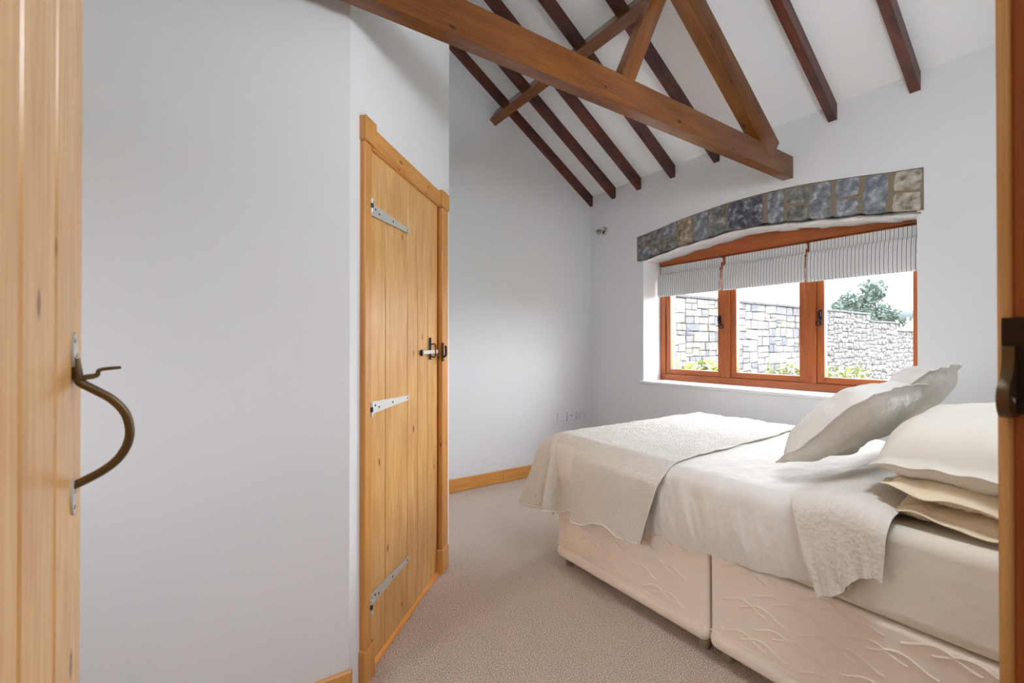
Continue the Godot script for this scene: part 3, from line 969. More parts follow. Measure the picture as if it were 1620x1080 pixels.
# added fill lamp: paper globe hanging from the ridge, above what the camera sees
func added_pendant() -> void:
	var p := thing("added_pendant_lamp", "added fill lamp, white paper globe hanging from the ridge of the roof", "lamp", P(1.3, 0.26, 2.16))
	var globe := material(rgb(250, 248, 242), 0.8)
	globe.emission_enabled = true
	globe.emission = Color(0.93, 0.965, 1.0)
	globe.emission_energy_multiplier = PENDANT_FILL_GLOW
	var prof := []
	for k in 17:
		var a := PI * k / 16.0
		prof.append(Vector2(0.15 * sin(a), 0.15 * cos(a)))
	part(p, "paper_shade", lathe(prof, 28), globe)
	part(p, "flex", tube_mesh([Vector3(0, 0.15, 0), Vector3(0, 1.84, 0)], 0.004, 6), M.plastic)
	part(p, "ceiling_rose", lathe([Vector2(0, 0.03), Vector2(0.045, 0.02), Vector2(0.05, 0.0), Vector2(0, 0)], 20), M.plastic, Vector3(0, 1.83, 0), Basis(Vector3.RIGHT, PI))
	var light := OmniLight3D.new()
	light.name = "fill_light"
	p.add_child(light)
	light.light_size = 0.14
	light.omni_range = 14.0
	light.omni_attenuation = 2.0
	light.light_color = Color(0.93, 0.965, 1.0)
	light.light_energy = PENDANT_FILL
	light.shadow_enabled = true

# ---------------------------------------------------------------- roof timbers
func roof_timbers() -> void:
	# principal truss: tie beam, two principal rafters, two struts
	var t := thing("roof_truss", "brown timber roof truss with long horizontal tie beam across the room", "truss", P(RIDGE_V, 1.5, 2.345))
	var o := t.position
	var u := 1.5015
	var face := Vector3(0, 0, 1)
	board(t, "tie_beam", wood("truss", 1), P(BACK_V, u, 2.419) - o, P(WALL_V, u, 2.419) - o, 0.147, 0.067, face, 0.004)
	for s in [1.0, -1.0]:
		var m := func(v: float) -> float:
			return v if s > 0 else 2.0 * RIDGE_V - v
		board(t, "principal_rafter", wood("truss", 2 if s > 0 else 4), P(m.call(3.04), u, 2.468) - o, P(m.call(1.0), u, 3.949) - o, 0.165, 0.075, face, 0.004)
		board(t, "strut", wood("truss", 3 if s > 0 else 5), P(m.call(1.66), u, 2.485) - o, P(m.call(2.0), u, 3.19) - o, 0.088, 0.06, face, 0.004)
	# purlin on the slope over the bed
	var slope := Vector3(-1, SLOPE, 0).normalized()
	var inward := Vector3(-SLOPE, -1, 0).normalized()
	var c := P(2.099, 0, 3.175) - inward * 0.065
	var p := thing("purlin", "brown timber purlin running under the rafters to the gable wall", "beam", c + P(0, FAR_U, 0))
	board(p, "beam", wood("truss", 6), Vector3(0, 0, 0.0), Vector3(0, 0, FAR_U - FRONT_U), 0.072, 0.13, inward, 0.004)
	# common rafters
	var us := [[3.3925, "dark stained rafter lying against the far gable wall"], [3.087, "dark stained rafter, second from the far gable wall"], [2.78, "dark stained rafter, third from the far gable wall"], [2.419, "dark stained rafter, fourth from the far gable wall"],
		[2.02, "dark stained rafter, fifth from the far gable wall, nearest behind the truss"], [1.236, "dark stained rafter, first on the entrance side of the truss"], [0.834, "dark stained rafter, second on the entrance side of the truss"], [0.43, "dark stained rafter, third on the entrance side of the truss"]]
	var k := 0
	for r in us:
		var w := 0.035 if k == 0 else 0.048
		var pos := P(WALL_V, r[0], EAVE - 0.1)
		var th := thing("rafter", r[1], "rafter", pos, 0.0, "dark rafters under the sloping ceiling")
		var sec := PackedVector2Array([Vector2(0, 0), Vector2(0, 0.1), Vector2(-(WALL_V - RIDGE_V), 0.1 + SLOPE * (WALL_V - RIDGE_V)), Vector2(-(WALL_V - RIDGE_V), SLOPE * (WALL_V - RIDGE_V))])
		# turned so that local y runs up the slope, with the grain
		var run := atan2(1.0, SLOPE)
		var turn := Basis(Vector3(0, 0, 1), run)
		var inv := turn.inverse()
		var loc := PackedVector2Array()
		for q in sec:
			var w3 := inv * Vector3(q.x, q.y, 0)
			loc.append(Vector2(w3.x, w3.y))
		part(th, "timber", prism(loc, -w / 2.0, w / 2.0), wood("rafter", k), Vector3.ZERO, turn)
		k += 1

# ---------------------------------------------------------------- outside
func rubble(r: Rect2, out: Array, g: RandomNumberGenerator) -> void:
	var wide := r.size.x
	var tall := r.size.y
	var limit := g.randf_range(0.55, 1.6)
	if (wide < 0.3 * limit and tall < 0.16 * limit) or (wide < 0.17) and (tall < 0.2):
		out.append(r)
		return
	var f := g.randf_range(0.36, 0.64)
	if wide / 1.6 > tall:
		rubble(Rect2(r.position, Vector2(wide * f, tall)), out, g)
		rubble(Rect2(r.position + Vector2(wide * f, 0), Vector2(wide * (1 - f), tall)), out, g)
	else:
		rubble(Rect2(r.position, Vector2(wide, tall * f)), out, g)
		rubble(Rect2(r.position + Vector2(0, tall * f), Vector2(wide, tall * (1 - f))), out, g)

func unit_stone(g: RandomNumberGenerator) -> ArrayMesh:
	var st := SurfaceTool.new()
	st.begin(Mesh.PRIMITIVE_TRIANGLES)
	st.set_smooth_group(-1)
	var ring := []
	for k in 8:
		var a := TAU * k / 8.0
		var q := Vector2(cos(a), sin(a))
		q /= maxf(absf(q.x), absf(q.y))
		ring.append(q * 0.5 * g.randf_range(0.88, 0.98))
	var rows := []
	for l in [[0.0, 1.0], [0.7, 1.0], [0.95, 0.92]]:
		var row := []
		for q in ring:
			row.append(Vector3(q.x * l[1], q.y * l[1], l[0] + (g.randf_range(-0.15, 0.12) if l[1] < 1.0 else 0.0)))
		rows.append(row)
	for l in 2:
		for k in 8:
			var j := (k + 1) % 8
			for q in [rows[l][k], rows[l + 1][k], rows[l + 1][j], rows[l][k], rows[l + 1][j], rows[l][j]]:
				st.add_vertex(q)
	for k in 8:
		for q in [rows[2][k], Vector3(0, 0, 0.95), rows[2][(k + 1) % 8]]:
			st.add_vertex(q)
	st.generate_normals()
	return st.commit()

func leaf_mesh(long: float, wide: float, fold: float) -> ArrayMesh:
	var st := SurfaceTool.new()
	st.begin(Mesh.PRIMITIVE_TRIANGLES)
	var edge := []
	for k in 7:
		var t := k / 6.0
		edge.append(Vector2(sin(PI * pow(t, 0.8)) * wide / 2.0, t * long))
	for s in [-1.0, 1.0]:
		for k in 6:
			var a := Vector3(0, 0.15 * long * sin(PI * edge[k].y / long), edge[k].y)
			var b := Vector3(0, 0.15 * long * sin(PI * edge[k + 1].y / long), edge[k + 1].y)
			var c := b + Vector3(edge[k + 1].x * s, fold * edge[k + 1].x, 0)
			var d := a + Vector3(edge[k].x * s, fold * edge[k].x, 0)
			for q in [a, b, c, a, c, d]:
				st.add_vertex(q)
	st.generate_normals()
	return st.commit()

func leafy(count: int, reach: Vector3, size: float, g: RandomNumberGenerator, shells: Array) -> ArrayMesh:
	var st := SurfaceTool.new()
	st.begin(Mesh.PRIMITIVE_TRIANGLES)
	for k in count:
		var s: Array = shells[g.randi() % shells.size()]
		var dir := Vector3(g.randfn(), g.randfn(), g.randfn()).normalized() * pow(g.randf(), 0.4)
		var at: Vector3 = s[0] + dir * s[1] * reach
		var b := Basis(Vector3(g.randf_range(-1, 1), g.randf_range(-1, 1), g.randf_range(-1, 1)).normalized(), g.randf_range(0, TAU))
		var w := size * g.randf_range(0.6, 1.3)
		var q := [at, at + b * Vector3(w * 0.3, 0, w * 0.5), at + b * Vector3(0, 0.1 * w, w), at + b * Vector3(-w * 0.3, 0, w * 0.5)]
		for t in [0, 1, 2, 0, 2, 3]:
			st.add_vertex(q[t])
	st.generate_normals()
	return st.commit()

func garden() -> void:
	var g := RandomNumberGenerator.new()
	g.seed = 99
	setting("ground", cbox(80, 0.1, 40, 0.01), M.grass, P(10, 3, -0.35))
	# rubble wall: steps down twice as it runs away from the house
	var wu := 4.5
	var w := thing("garden_wall", "pale rubble stone garden wall outside the window, stepping down", "wall", P(12.0, wu, -0.3))
	var o := w.position
	var levels := [[4.2, 14.03, 1.97], [14.03, 16.08, 1.79], [16.08, 22.0, 1.58]]
	var list := []
	for l in levels:
		part(w, "wall_core", cbox(l[1] - l[0], l[2] + 0.3, 0.4, 0.004), M.rubble_joint, P((l[0] + l[1]) / 2.0, wu + 0.2, (l[2] - 0.3) / 2.0) - o)
		var x: float = l[0]
		while x < l[1] - 0.02:
			var long := minf(g.randf_range(0.5, 0.9), l[1] - x)
			part(w, "coping_stone", cbox(long - 0.01, 0.05, 0.5, 0.01), M.coping, P(x + long / 2.0, wu + 0.2, l[2] + 0.025 + g.randf_range(-0.006, 0.004)) - o)
			x += long
		x = l[0]
		while x < l[1] - 0.02:
			var long := minf(1.1, l[1] - x)
			rubble(Rect2(x, -0.3, long, l[2] + 0.3), list, g)
			x += long
	var kinds := []
	for k in 8:
		kinds.append(unit_stone(g))
	var eye := Vector3(0, 1.23, 0)
	var seen := []
	for r in list:
		var c: Vector2 = r.position + r.size / 2.0
		# what the window lets one see of it, the nearest first
		var shown: bool = c.x > 5.9 and c.y > 0.45
		seen.append([c.x if shown else 100.0 + c.x, r])
	seen.sort_custom(func(a: Array, b: Array) -> bool: return a[0] < b[0])
	var rest := SurfaceTool.new()
	rest.begin(Mesh.PRIMITIVE_TRIANGLES)
	for k in seen.size():
		var r: Rect2 = seen[k][1]
		var c: Vector2 = r.position + r.size / 2.0
		var b := Basis(Vector3.RIGHT * (r.size.x - 0.004), Vector3.UP * (r.size.y - 0.004), Vector3(0, 0, 1) * g.randf_range(0.016, 0.036))
		b = Basis(Vector3(0, 0, 1), g.randf_range(-0.06, 0.06)) * b
		var at := P(c.x, wu, c.y) - o
		if k < 300:
			part(w, "stone", kinds[g.randi() % 8], M["rubble%d" % [0, 0, 1, 2, 2, 3, 4][g.randi() % 7]], at, b)
		else:
			rest.append_from(kinds[g.randi() % 8], 0, Transform3D(b, at))
	var far := part(w, "distant_stones", rest.commit(), M.rubble0)
	far.set_meta("kind", "stuff")

	# broad-leaved bush close outside the first light
	var bush := thing("broad_leaved_bush", "lime green bush with broad leaves outside the window beside the far wall", "bush", P(4.25, 2.82, -0.3))
	var lf := [leaf_mesh(0.17, 0.16, 0.2), leaf_mesh(0.14, 0.12, 0.3)]
	for k in 5:
		var foot := Vector3(g.randf_range(-0.1, 0.1), 0, g.randf_range(-0.16, 0.16))
		part(bush, "stem", tube_mesh(curve([foot, foot * 1.2 + Vector3(0, 0.7, 0), foot * 1.6 + Vector3(0, 1.3, 0)], 4), 0.008, 6, 1.0, 0.5), M.bark)
	for k in 64:
		var at := Vector3(g.randf_range(-0.16, 0.16), g.randf_range(1.08, 1.36), g.randf_range(-0.26, 0.2))
		at.y -= 0.35 * at.z * at.z * 4.0
		part(bush, "leaf", lf[k % 2], M.lime, at, Basis.from_euler(Vector3(g.randf_range(-0.4, 1.0), g.randf_range(0, TAU), g.randf_range(-0.4, 0.4))))
	# two small-leaved shrubs
	for s in [[2.18, "small-leaved shrub with reddish tips outside the middle light of the window", 5], [1.66, "small-leaved yellow green shrub outside the window light above the pillows", 0]]:
		var sh := thing("small_shrub", s[1], "shrub", P(4.6, s[0], -0.3))
		var shells := [[Vector3(0, 1.2, 0), 0.13], [Vector3(0.05, 1.27, 0.08), 0.09], [Vector3(0, 1.26, -0.1), 0.09], [Vector3(0.02, 1.1, 0.05), 0.17]]
		for k in 6:
			var d := Vector3(g.randf_range(-0.1, 0.1), 0, g.randf_range(-0.14, 0.14))
			part(sh, "branch", tube_mesh([Vector3.ZERO, d * 0.6 + Vector3(0, 0.8, 0), d + Vector3(0, 1.28, 0)], 0.006, 5, 1.0, 0.4), M.bark)
		part(sh, "foliage", leafy(150, Vector3(1, 0.8, 1.1), 0.055, g, shells), M.leaf).set_meta("kind", "stuff")
		part(sh, "young_leaves", leafy(40, Vector3(1, 0.8, 1.1), 0.05, g, shells), M.leaf_red if s[2] else M.lime).set_meta("kind", "stuff")
	# tree far behind the wall
	var tree := thing("tree", "grey green tree standing beyond the garden wall", "tree", P(26.7, 8.5, -0.3))
	var base := tree.position
	var lobes := []
	for q in [[26.63, 8.45, 3.95, 0.55], [26.9, 8.4, 3.6, 0.4], [25.8, 9.1, 3.35, 0.5], [25.4, 9.35, 2.95, 0.35], [26.1, 8.9, 2.9, 0.5], [26.9, 8.4, 2.75, 0.7], [27.3, 8.1, 2.55, 0.7], [27.8, 7.8, 2.4, 0.5], [26.5, 8.6, 2.3, 0.7], [26.4, 8.6, 3.35, 0.35]]:
		lobes.append([P(q[0], q[1], q[2]) - base, q[3]])
	var branches := SurfaceTool.new()
	branches.begin(Mesh.PRIMITIVE_TRIANGLES)
	for q in lobes:
		tube(branches, curve([Vector3(0, 1.4, 0), q[0] * Vector3(0.4, 0.7, 0.4), q[0]], 4), 0.06, 6, 1.0, 0.3)
	part(tree, "trunk", tube_mesh([Vector3.ZERO, Vector3(0, 1.5, 0)], 0.14, 8, 1.0, 0.7), M.bark)
	part(tree, "branches", branches.commit(), M.bark)
	part(tree, "foliage", leafy(4200, Vector3(1, 0.85, 1), 0.2, g, lobes), M.tree).set_meta("kind", "stuff")
	# pale dish by the tree
	var dish := thing("satellite_dish", "pale blue grey dish tilted up beside the tree", "dish", P(25.6, 6.8, -0.3))
	part(dish, "mast", tube_mesh([Vector3.ZERO, Vector3(0, 2.7, 0)], 0.035, 8), M.steel)
	var bowl := []
	for k in 9:
		var t := k / 8.0
		bowl.append(Vector2(0.3 * t, 0.1 * t * t))
	for k in range(8, -1, -1):
		var t := k / 8.0
		bowl.append(Vector2(0.3 * t, 0.1 * t * t - 0.012))
	part(dish, "reflector", lathe(bowl, 24), material(rgb(84, 92, 102), 0.5), Vector3(0, 2.72, 0), Basis(Vector3(0.6, 0, 0.8), -0.9))

# ---------------------------------------------------------------- the bed
const HALL_FILL := 0.8  # strengths of the two added fill lamps
const HALL_FILL_GLOW := 0.5
const PENDANT_FILL_GLOW := 1.0
const PENDANT_FILL := 0.9
const BED_V0 := 1.645
const BED_V1 := 2.99
const BED_H := 0.70      # top of the mattress

func bed() -> void:
	var mid := (BED_V0 + BED_V1) / 2.0
	var wide := BED_V1 - BED_V0
	for s in [[1.054, 1.972, "cream quilted divan base half under the foot of the bed"], [0.115, 1.046, "cream quilted divan base half under the pillow end of the bed"]]:
		var u0: float = s[0]
		var u1: float = s[1]
		var d := thing("divan_base", s[2], "bed base", P(mid, (u0 + u1) / 2.0, 0.0), 0.0, "halves of the divan base")
		var long := u1 - u0
		part(d, "body", rbox(wide, 0.36, long, 0.018), M.divan, Vector3(0, 0.24, 0))
		part(d, "bottom_roll", rbox(wide + 0.036, 0.074, long + 0.004, 0.034), M.divan, Vector3(0, 0.088, 0))
		# quilting: paired waving lines stitched in relief on the side
		var st := SurfaceTool.new()
		st.begin(Mesh.PRIMITIVE_TRIANGLES)
		var row := 0
		for h in [0.155, 0.215, 0.275, 0.335, 0.395]:
			var z := -long / 2.0 + 0.05 + (0.12 if row % 2 else 0.0)
			while z < long / 2.0 - 0.22:
				for w in 2:
					var pts := []
					for i in 13:
						var a := i / 12.0
						pts.append(Vector3(-wide / 2.0 - 0.0005, h + 0.015 * sin(TAU * (a * 0.95 - 0.2)), z + w * 0.068 + a * 0.165))
					tube(st, pts, 0.004, 6)
				z += 0.27
			row += 1
		part(d, "quilting", st.commit(), M.divan)
		part(d, "seam_piping", tube_mesh([Vector3(-wide / 2.0 - 0.012, 0.124, -long / 2.0 + 0.01), Vector3(-wide / 2.0 - 0.012, 0.124, long / 2.0 - 0.01)], 0.003, 6), M.divan)
		for x in [-1.0, 1.0]:
			for z in [-1.0, 1.0]:
				part(d, "foot", lathe([Vector2(0, 0.056), Vector2(0.026, 0.056), Vector2(0.023, 0.012), Vector2(0.02, 0.0), Vector2(0, 0)], 16), M.foot, Vector3(x * (wide / 2.0 - 0.05), 0, z * (long / 2.0 - 0.045)))
	var m := thing("mattress", "deep mattress in a cream fitted sheet on the divan base", "mattress", P(mid, 1.04, 0.42))
	part(m, "padding", rbox(wide + 0.004, BED_H - 0.42, 1.85, 0.045, 6), M.sheet, Vector3(0, (BED_H - 0.42) / 2.0, 0))

# how far out and down cloth of length s gets over an edge rounded with radius r
func over_edge(s: float, r: float) -> Vector2:
	if s <= 0.0:
		return Vector2(s, 0)
	if s < r * PI / 2.0:
		return Vector2(r * sin(s / r), r - r * cos(s / r))
	return Vector2(r, r + s - r * PI / 2.0)

func length_for(down: float, r: float) -> float:
	return maxf(down - r, 0.0) + r * PI / 2.0

func pillow_mesh(long: float, wide: float, thick: float, flange: float, sd: int, rough := 0.006, upper := 1.0, lower := 0.85, wave := 0.03) -> ArrayMesh:
	var n := FastNoiseLite.new()
	n.seed = sd
	n.frequency = 5.0
	n.fractal_octaves = 2
	var st := SurfaceTool.new()
	st.begin(Mesh.PRIMITIVE_TRIANGLES)
	var k := 44
	var edge := 1.0 + flange * 2.0 / wide
	for side in [1.0, -1.0]:
		for i in k + 1:
			for j in k + 1:
				var s := (i * 2.0 / k - 1.0)
				var t := (j * 2.0 / k - 1.0)
				# crowd the points towards the rim
				s = sin(s * PI / 2.0) * 0.6 + s * 0.4
				t = sin(t * PI / 2.0) * 0.6 + t * 0.4
				var es := s * (1.0 + flange * 2.0 / long)
				var et := t * edge
				var cs := minf(absf(es), 1.0)
				var ct := minf(absf(et), 1.0)
				var f := pow(maxf(0.0, 1.0 - pow(cs, 3.2)), 0.5) * pow(maxf(0.0, 1.0 - pow(ct, 3.0)), 0.5)
				var nip := 1.0 - 0.075 * pow(cs * ct, 4.0)
				var x := nip * es * long / 2.0 * (1.0 - 0.035 * (1.0 - ct * ct))
				var z := nip * et * wide / 2.0 * (1.0 - 0.05 * (1.0 - cs * cs))
				var y: float = side * (thick / 2.0 * f + 0.002) * (upper if side > 0 else lower)
				y += side * rough * f * n.get_noise_3d(x * 1.4, z * 1.4, side * 3.0) * 2.0
				# puckers that run in from the seam
				var rim := 1.0 - f
				y += side * 0.006 * rim * f * 4.0 * n.get_noise_2d(atan2(z, x) * 2.2, 7.0 * side)
				y += wave * n.get_noise_2d(x * 0.9 + 9.0, z * 0.9) * (1.0 - f)
				st.set_smooth_group(0)
				st.set_uv(Vector2(x, z))
				st.add_vertex(Vector3(x, y, z))
	var w := k + 1
	for l in 2:
		for i in k:
			for j in k:
				var a := l * w * w + i * w + j
				var q := [a, a + w, a + w + 1, a, a + w + 1, a + 1] if l == 0 else [a, a + w + 1, a + w, a, a + 1, a + w + 1]
				for t in q:
					st.add_index(t)
	for i in k:
		for e in [[i * w, (i + 1) * w], [(i + 1) * w + k, i * w + k], [i + 1, i], [k * w + i, k * w + i + 1]]:
			var b: int = w * w
			for t in [e[0], e[1] + b, e[1], e[0], e[0] + b, e[1] + b]:
				st.add_index(t)
	st.generate_normals()
	return st.commit()

func bedding() -> void:
	var n := FastNoiseLite.new()
	n.seed = 21
	n.frequency = 1.0
	n.fractal_octaves = 3
	# duvet
	var dv := thing("duvet", "white duvet spread over the bed with its top edge turned back", "duvet", P(2.3, 1.2, BED_H))
	var o := dv.position
	var top := 0.722
	var hem := [[2.4, 0.40], [1.3, 0.402], [1.172, 0.403], [1.038, 0.405], [0.905, 0.422], [0.794, 0.433], [0.676, 0.452], [0.6, 0.47], [0.57, 0.5], [0.54, 0.54], [0.3, 0.56]]
	var vn := 1.675
	var vf := 2.955
	var uf := 1.95
	var df := func(s: float, t: float) -> Vector3:
		var a := lerpf(0.55, uf + 0.16, t)
		var r := 0.062
		var ln := length_for(top - along(hem, a), r)
		var lf := 0.24
		var b := lerpf(vn - ln, vf + lf, s)
		var sa := maxf(0.0, a - uf)
		var sb := maxf(0.0, vn - b)
		var sc := maxf(0.0, b - vf)
		var p := P(clampf(b, vn, vf), minf(a, uf), top)
		var puff := 0.010 * n.get_noise_2d(a * 5.0, b * 2.0) + 0.004 * n.get_noise_2d(a * 18.0, b * 5.0 + 40.0)
		puff += 0.016 * exp(-pow((a - 0.62) / 0.12, 2.0))
		p.y += puff
		if sb > 0.0:
			var e := over_edge(sb, r)
			var fall := clampf(e.y / 0.3, 0.0, 1.0)
			# loose folds that lean as they fall
			var fold := 0.016 * n.get_noise_1d((a + 0.12 * e.y) * 13.0) + 0.012 * n.get_noise_2d(a * 26.0 + e.y * 5.0, e.y * 3.0)
			p += Vector3(-e.x - fall * (fold + 0.012), -e.y, 0)
			p.x += 0.03 * fall * fall * fall * fall
		if sc > 0.0:
			var e := over_edge(sc, r)
			p += Vector3(e.x, -e.y, 0)
		if sa > 0.0:
			var e := over_edge(sa, 0.05)
			p += Vector3(0, -e.y, -e.x)
		return p - o
	part(dv, "cover", sheet(90, 110, df, 0.012), M.duvet)
	# turned-back edge of the duvet cover, hanging to a point
	var cf := func(s: float, t: float) -> Vector3:
		var a := lerpf(0.47, 0.735, t)
		var r := 0.07
		var low := lerpf(0.56, 0.447, smoothstep(0.0, 0.75, t))
		var ln := length_for(top + 0.02 - low, r)
		var b := lerpf(vn - ln, vf - 0.05, s)
		var sb := maxf(0.0, vn - b)
		var p := P(maxf(b, vn), a, top + 0.016 + 0.03 * sin(PI * clampf(t * 1.05, 0.0, 1.0)) * 0.9 + 0.008 * n.get_noise_2d(a * 12.0, b * 4.0 + 9.0))
		if sb > 0.0:
			var e := over_edge(sb, r)
			var fall := clampf(e.y / 0.28, 0.0, 1.0)
			p += Vector3(-e.x - 0.012 - fall * 0.012 * n.get_noise_2d(a * 24.0, e.y * 6.0) - 0.012 * fall, -e.y, 0)
			p.z += 0.30 * e.y * t - 0.06 * e.y * (1.0 - t)
		return p - o
	part(dv, "turned_back_edge", sheet(80, 30, cf, 0.01), M.cuff)

	# throw across the foot of the bed
	var tw := thing("throw", "embossed cream throw with a scalloped hem draped over the foot of the bed", "throw", P(2.3, 1.7, BED_H))
	var to := tw.position
	var th := 0.735
	var scallop := [[2.6, 0.31], [2.0, 0.315], [1.956, 0.316], [1.88, 0.325], [1.825, 0.349], [1.79, 0.343], [1.756, 0.323], [1.695, 0.328], [1.627, 0.353], [1.543, 0.378], [1.482, 0.367], [1.425, 0.352], [1.37, 0.350], [1.317, 0.361], [1.0, 0.365]]
	var tvn := 1.67
	var tuf := 1.945
	var rn := 0.05
	var rf := 0.165
	var relief := FastNoiseLite.new()
	relief.seed = 77
	relief.noise_type = FastNoiseLite.TYPE_CELLULAR
	relief.frequency = 42.0
	relief.fractal_octaves = 2
	var tf := func(s: float, t: float) -> Vector3:
		var lf := length_for(th - 0.33, rf)
		var a := lerpf(1.215, tuf + lf, t)
		var ln := length_for(th - along(scallop, minf(a, 1.95)), rn)
		var b := lerpf(tvn - ln, vf + 0.34, s)
		var sa := maxf(0.0, a - tuf)
		var sb := maxf(0.0, tvn - b)
		var sc := maxf(0.0, b - vf)
		var p := P(clampf(b, tvn, vf), minf(a, tuf), th)
		p.y += 0.008 * n.get_noise_2d(a * 4.0, b * 2.5 + 3.0) + 0.004 * n.get_noise_2d(a * 14.0, b * 12.0 + 3.0)
		p.z += -0.05 * (b - tvn) * (1.0 - t) if b > tvn else 0.0
		if sa > 0.0 and sb > 0.0:
			# the corner: one quarter turn of hanging cloth, in flutes
			var x := sa / lf
			var y := sb / ln
			var phi := atan2(y, x)
			var len := maxf(x, y) * lerpf(lf, ln, phi / (PI / 2.0))
			var r := lerpf(rf, rn, phi / (PI / 2.0))
			var e := over_edge(len, r)
			var fall := clampf(e.y / 0.4, 0.0, 1.0)
			var out := e.x + fall * (0.055 + 0.07 * cos(phi * 8.0 + 0.9)) * pow(sin(2.0 * phi), 0.7) + 0.02 * fall * cos(phi)
			p += Vector3(-out * sin(phi) - 0.02 * fall * sin(phi), -e.y, -out * cos(phi))
		elif sb > 0.0:
			var e := over_edge(sb, rn)
			var fall := clampf(e.y / 0.4, 0.0, 1.0)
			var panel := 0.045 * (1.0 - smoothstep(1.765, 1.795, a)) * smoothstep(0.05, 0.25, fall)
			p += Vector3(-e.x - 0.02 * fall - panel - 0.010 * fall * n.get_noise_2d(a * 10.0, e.y * 2.0), -e.y, 0)
			p.z -= 0.30 * e.y * clampf((1.5 - a) / 0.28, 0.0, 1.0)
		elif sa > 0.0:
			var e := over_edge(sa, rf)
			var fall := clampf(e.y / 0.4, 0.0, 1.0)
			p += Vector3(0, -e.y, -e.x - fall * (0.02 + 0.02 * sin(b * 19.0)))
		if sc > 0.0 and sa <= 0.0:
			var e := over_edge(sc, rn)
			p += Vector3(e.x + 0.02, -e.y, 0)
		elif sc > 0.0:
			p += Vector3(over_edge(sc, rn).x + 0.02, -over_edge(sc, rn).y * 0.5, 0)
		var e2 := 0.0032 * relief.get_noise_2d(a * 1.0, b * 1.0)
		return p + Vector3(-0.7 * e2, 0.7 * e2, -0.3 * e2) - to
	part(tw, "cloth", sheet(300, 230, tf, 0.009), M.throw)
	var edge := []
	for i in 81:
		edge.append(tf.call(0.0, i / 80.0))
	part(tw, "hem_piping", tube_mesh(edge, 0.0045, 6), M.pillow)
	var edge_b := []
	for i in 61:
		edge_b.append(tf.call(i / 60.0, 0.0))
	part(tw, "hem_piping", tube_mesh(edge_b, 0.0045, 6), M.pillow)

	# pillows
	var flat := func(called: String, label: String, at: Vector3, size: Vector3, m: Material, sd: int, tilt: float, turn: float, flange: float, upper: float, lower: float) -> void:
		var p := thing(called, label, "pillow", at - Vector3(0, size.y / 2.0, 0), 0.0, "")
		part(p, "case", pillow_mesh(size.x, size.z, size.y, flange, sd, 0.008, upper, lower), m, Vector3(0, size.y / 2.0, 0), Basis.from_euler(Vector3(tilt, turn, 0)))
	flat.call("pillow", "flat cream pillow at the bottom of the pillow pile away from the window", P(2.0, 0.33, 0.732), Vector3(0.62, 0.085, 0.35), M.case, 3, 0.0, 0.0, 0.025, 1.0, 0.75)
	flat.call("pillow", "flat cream pillow in the middle of the pillow pile away from the window", P(2.0, 0.33, 0.793), Vector3(0.63, 0.095, 0.37), M.case, 5, 0.04, 0.03, 0.025, 1.1, 0.7)
	flat.call("pillow", "plump white pillow on top of the pillow pile away from the window", P(2.0, 0.33, 0.862), Vector3(0.62, 0.24, 0.42), M.pillow, 8, -0.02, -0.03, 0.02, 1.5, 0.42)
	flat.call("pillow", "flat cream pillow at the bottom of the pillow pile under the window", P(2.66, 0.33, 0.745), Vector3(0.6, 0.1, 0.38), M.case, 9, 0.0, 0.0, 0.02, 1.0, 0.8)
	flat.call("pillow", "plump white pillow on top of the pillow pile under the window", P(2.66, 0.33, 0.835), Vector3(0.6, 0.22, 0.42), M.pillow, 10, 0.0, 0.02, 0.02, 1.4, 0.5)
	for q in [["embossed white cushion with a flat border leaning on the pillow pile away from the window", 2.02, 0.6, 0.81, 0.745, 0.505, 1.045, 15], ["embossed white cushion with a flat border leaning on the pillow pile under the window", 2.62, 0.54, 0.81, 0.77, 0.52, 1.1, 17]]:
		var lo := P(q[1], q[3], q[4])
		var hi := P(q[1], q[5], q[6])
		var z := (lo - hi).normalized()
		var y := Vector3(0, z.z * -1.0, z.y)
		if y.y < 0.0:
			y = -y
		var b := Basis(y.cross(z), y, z)
		var p := thing("cushion", q[0], "cushion", lo)
		part(p, "case", pillow_mesh(q[2] - 0.06, lo.distance_to(hi) - 0.04, 0.2, 0.028, q[7], 0.012, 0.9, 0.7, 0.014), M.pillow_embossed, (lo + hi) / 2.0 + y * 0.055 - lo, b)

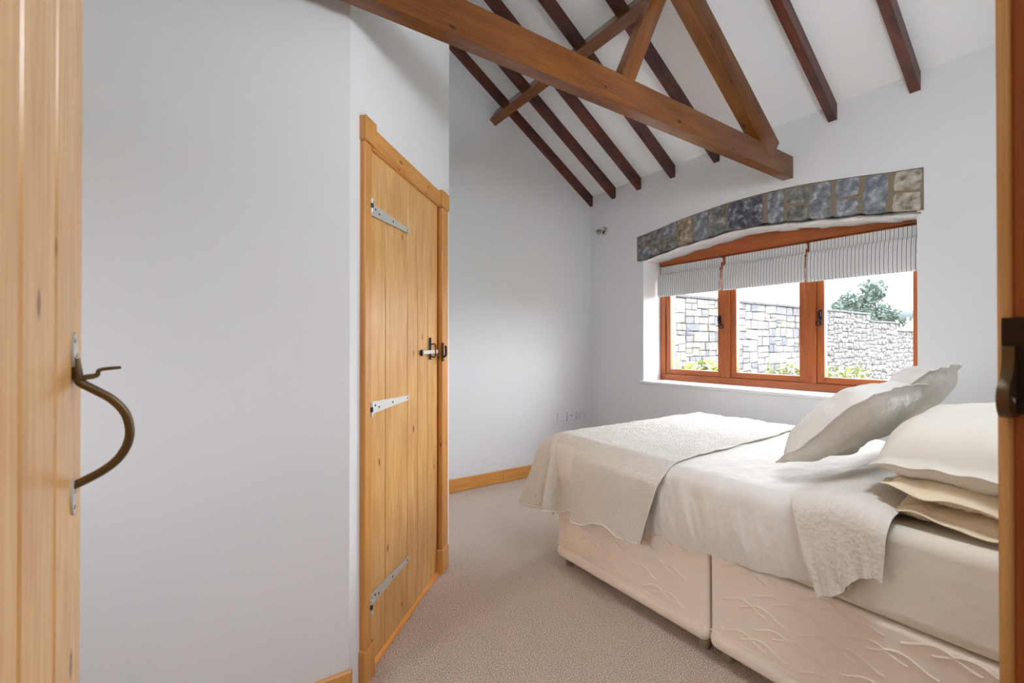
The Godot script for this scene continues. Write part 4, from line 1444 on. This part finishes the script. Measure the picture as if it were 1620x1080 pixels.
# ---------------------------------------------------------------- small things on the walls
func small_things() -> void:
	var into := Basis(Vector3.RIGHT, Vector3.UP, Vector3(0, 0, 1))
	var lab := ["white blank plate on the far wall, first from the door", "white single outlet plate between the blank plate and the socket", "white switched socket plate on the far wall nearest the corner"]
	var k := 0
	for s in [[2.835, 2.945], [2.957, 3.067], [3.08, 3.222]]:
		var w: float = s[1] - s[0]
		var t := thing("socket_plate", lab[k], "socket", P((s[0] + s[1]) / 2.0, FAR_U, 0.475), 0.0, "plates on the far wall")
		part(t, "plate", rbox(w, 0.09, 0.012, 0.004, 2), M.plastic, Vector3(0, 0.045, 0.005))
		if k == 1:
			part(t, "outlet", lathe([Vector2(0, 0.002), Vector2(0.006, 0.002), Vector2(0.007, 0)], 12), M.hole, Vector3(0.0, 0.05, 0.011), Basis(Vector3.RIGHT, PI / 2.0))
		if k == 2:
			for x in [-0.036, 0.036]:
				part(t, "switch", rbox(0.014, 0.024, 0.006, 0.002, 2), M.plastic, Vector3(x * 0.5, 0.068, 0.011))
				for q in [[0.0, 0.05, 0.004, 0.009], [-0.011, 0.028, 0.008, 0.004], [0.011, 0.028, 0.008, 0.004]]:
					part(t, "pin_hole", cbox(q[2], q[3], 0.003, 0.0005), M.hole, Vector3(x + q[0], q[1], 0.0105))
		k += 1
	# little chrome spotlight high in the corner
	var sp := thing("wall_spotlight", "small chrome spotlight on the window wall near the far corner", "spotlight", P(WALL_V, 3.215, 2.345))
	var out := Basis(Vector3(0, 0, 1), PI / 2.0)      # local y points into the room
	part(sp, "wall_plate", lathe([Vector2(0, 0.016), Vector2(0.03, 0.015), Vector2(0.042, 0.008), Vector2(0.045, 0.0)], 28), M.chrome, Vector3.ZERO, out)
	part(sp, "arm", tube_mesh([Vector3(0, 0, 0), Vector3(-0.045, -0.004, -0.012)], 0.006, 10), M.chrome)
	var head := part(sp, "lamp_head", lathe([Vector2(0, 0.03), Vector2(0.016, 0.026), Vector2(0.026, 0.01), Vector2(0.028, -0.02), Vector2(0.022, -0.02), Vector2(0.018, -0.012), Vector2(0, -0.012)], 24), M.chrome, Vector3(-0.06, -0.008, -0.018), Basis.from_euler(Vector3(0.4, 0, -0.7)))
	part(head, "knob", lathe([Vector2(0, 0.008), Vector2(0.006, 0.006), Vector2(0.006, -0.006), Vector2(0, -0.008)], 12), M.iron, Vector3(0.0, 0.01, -0.03))
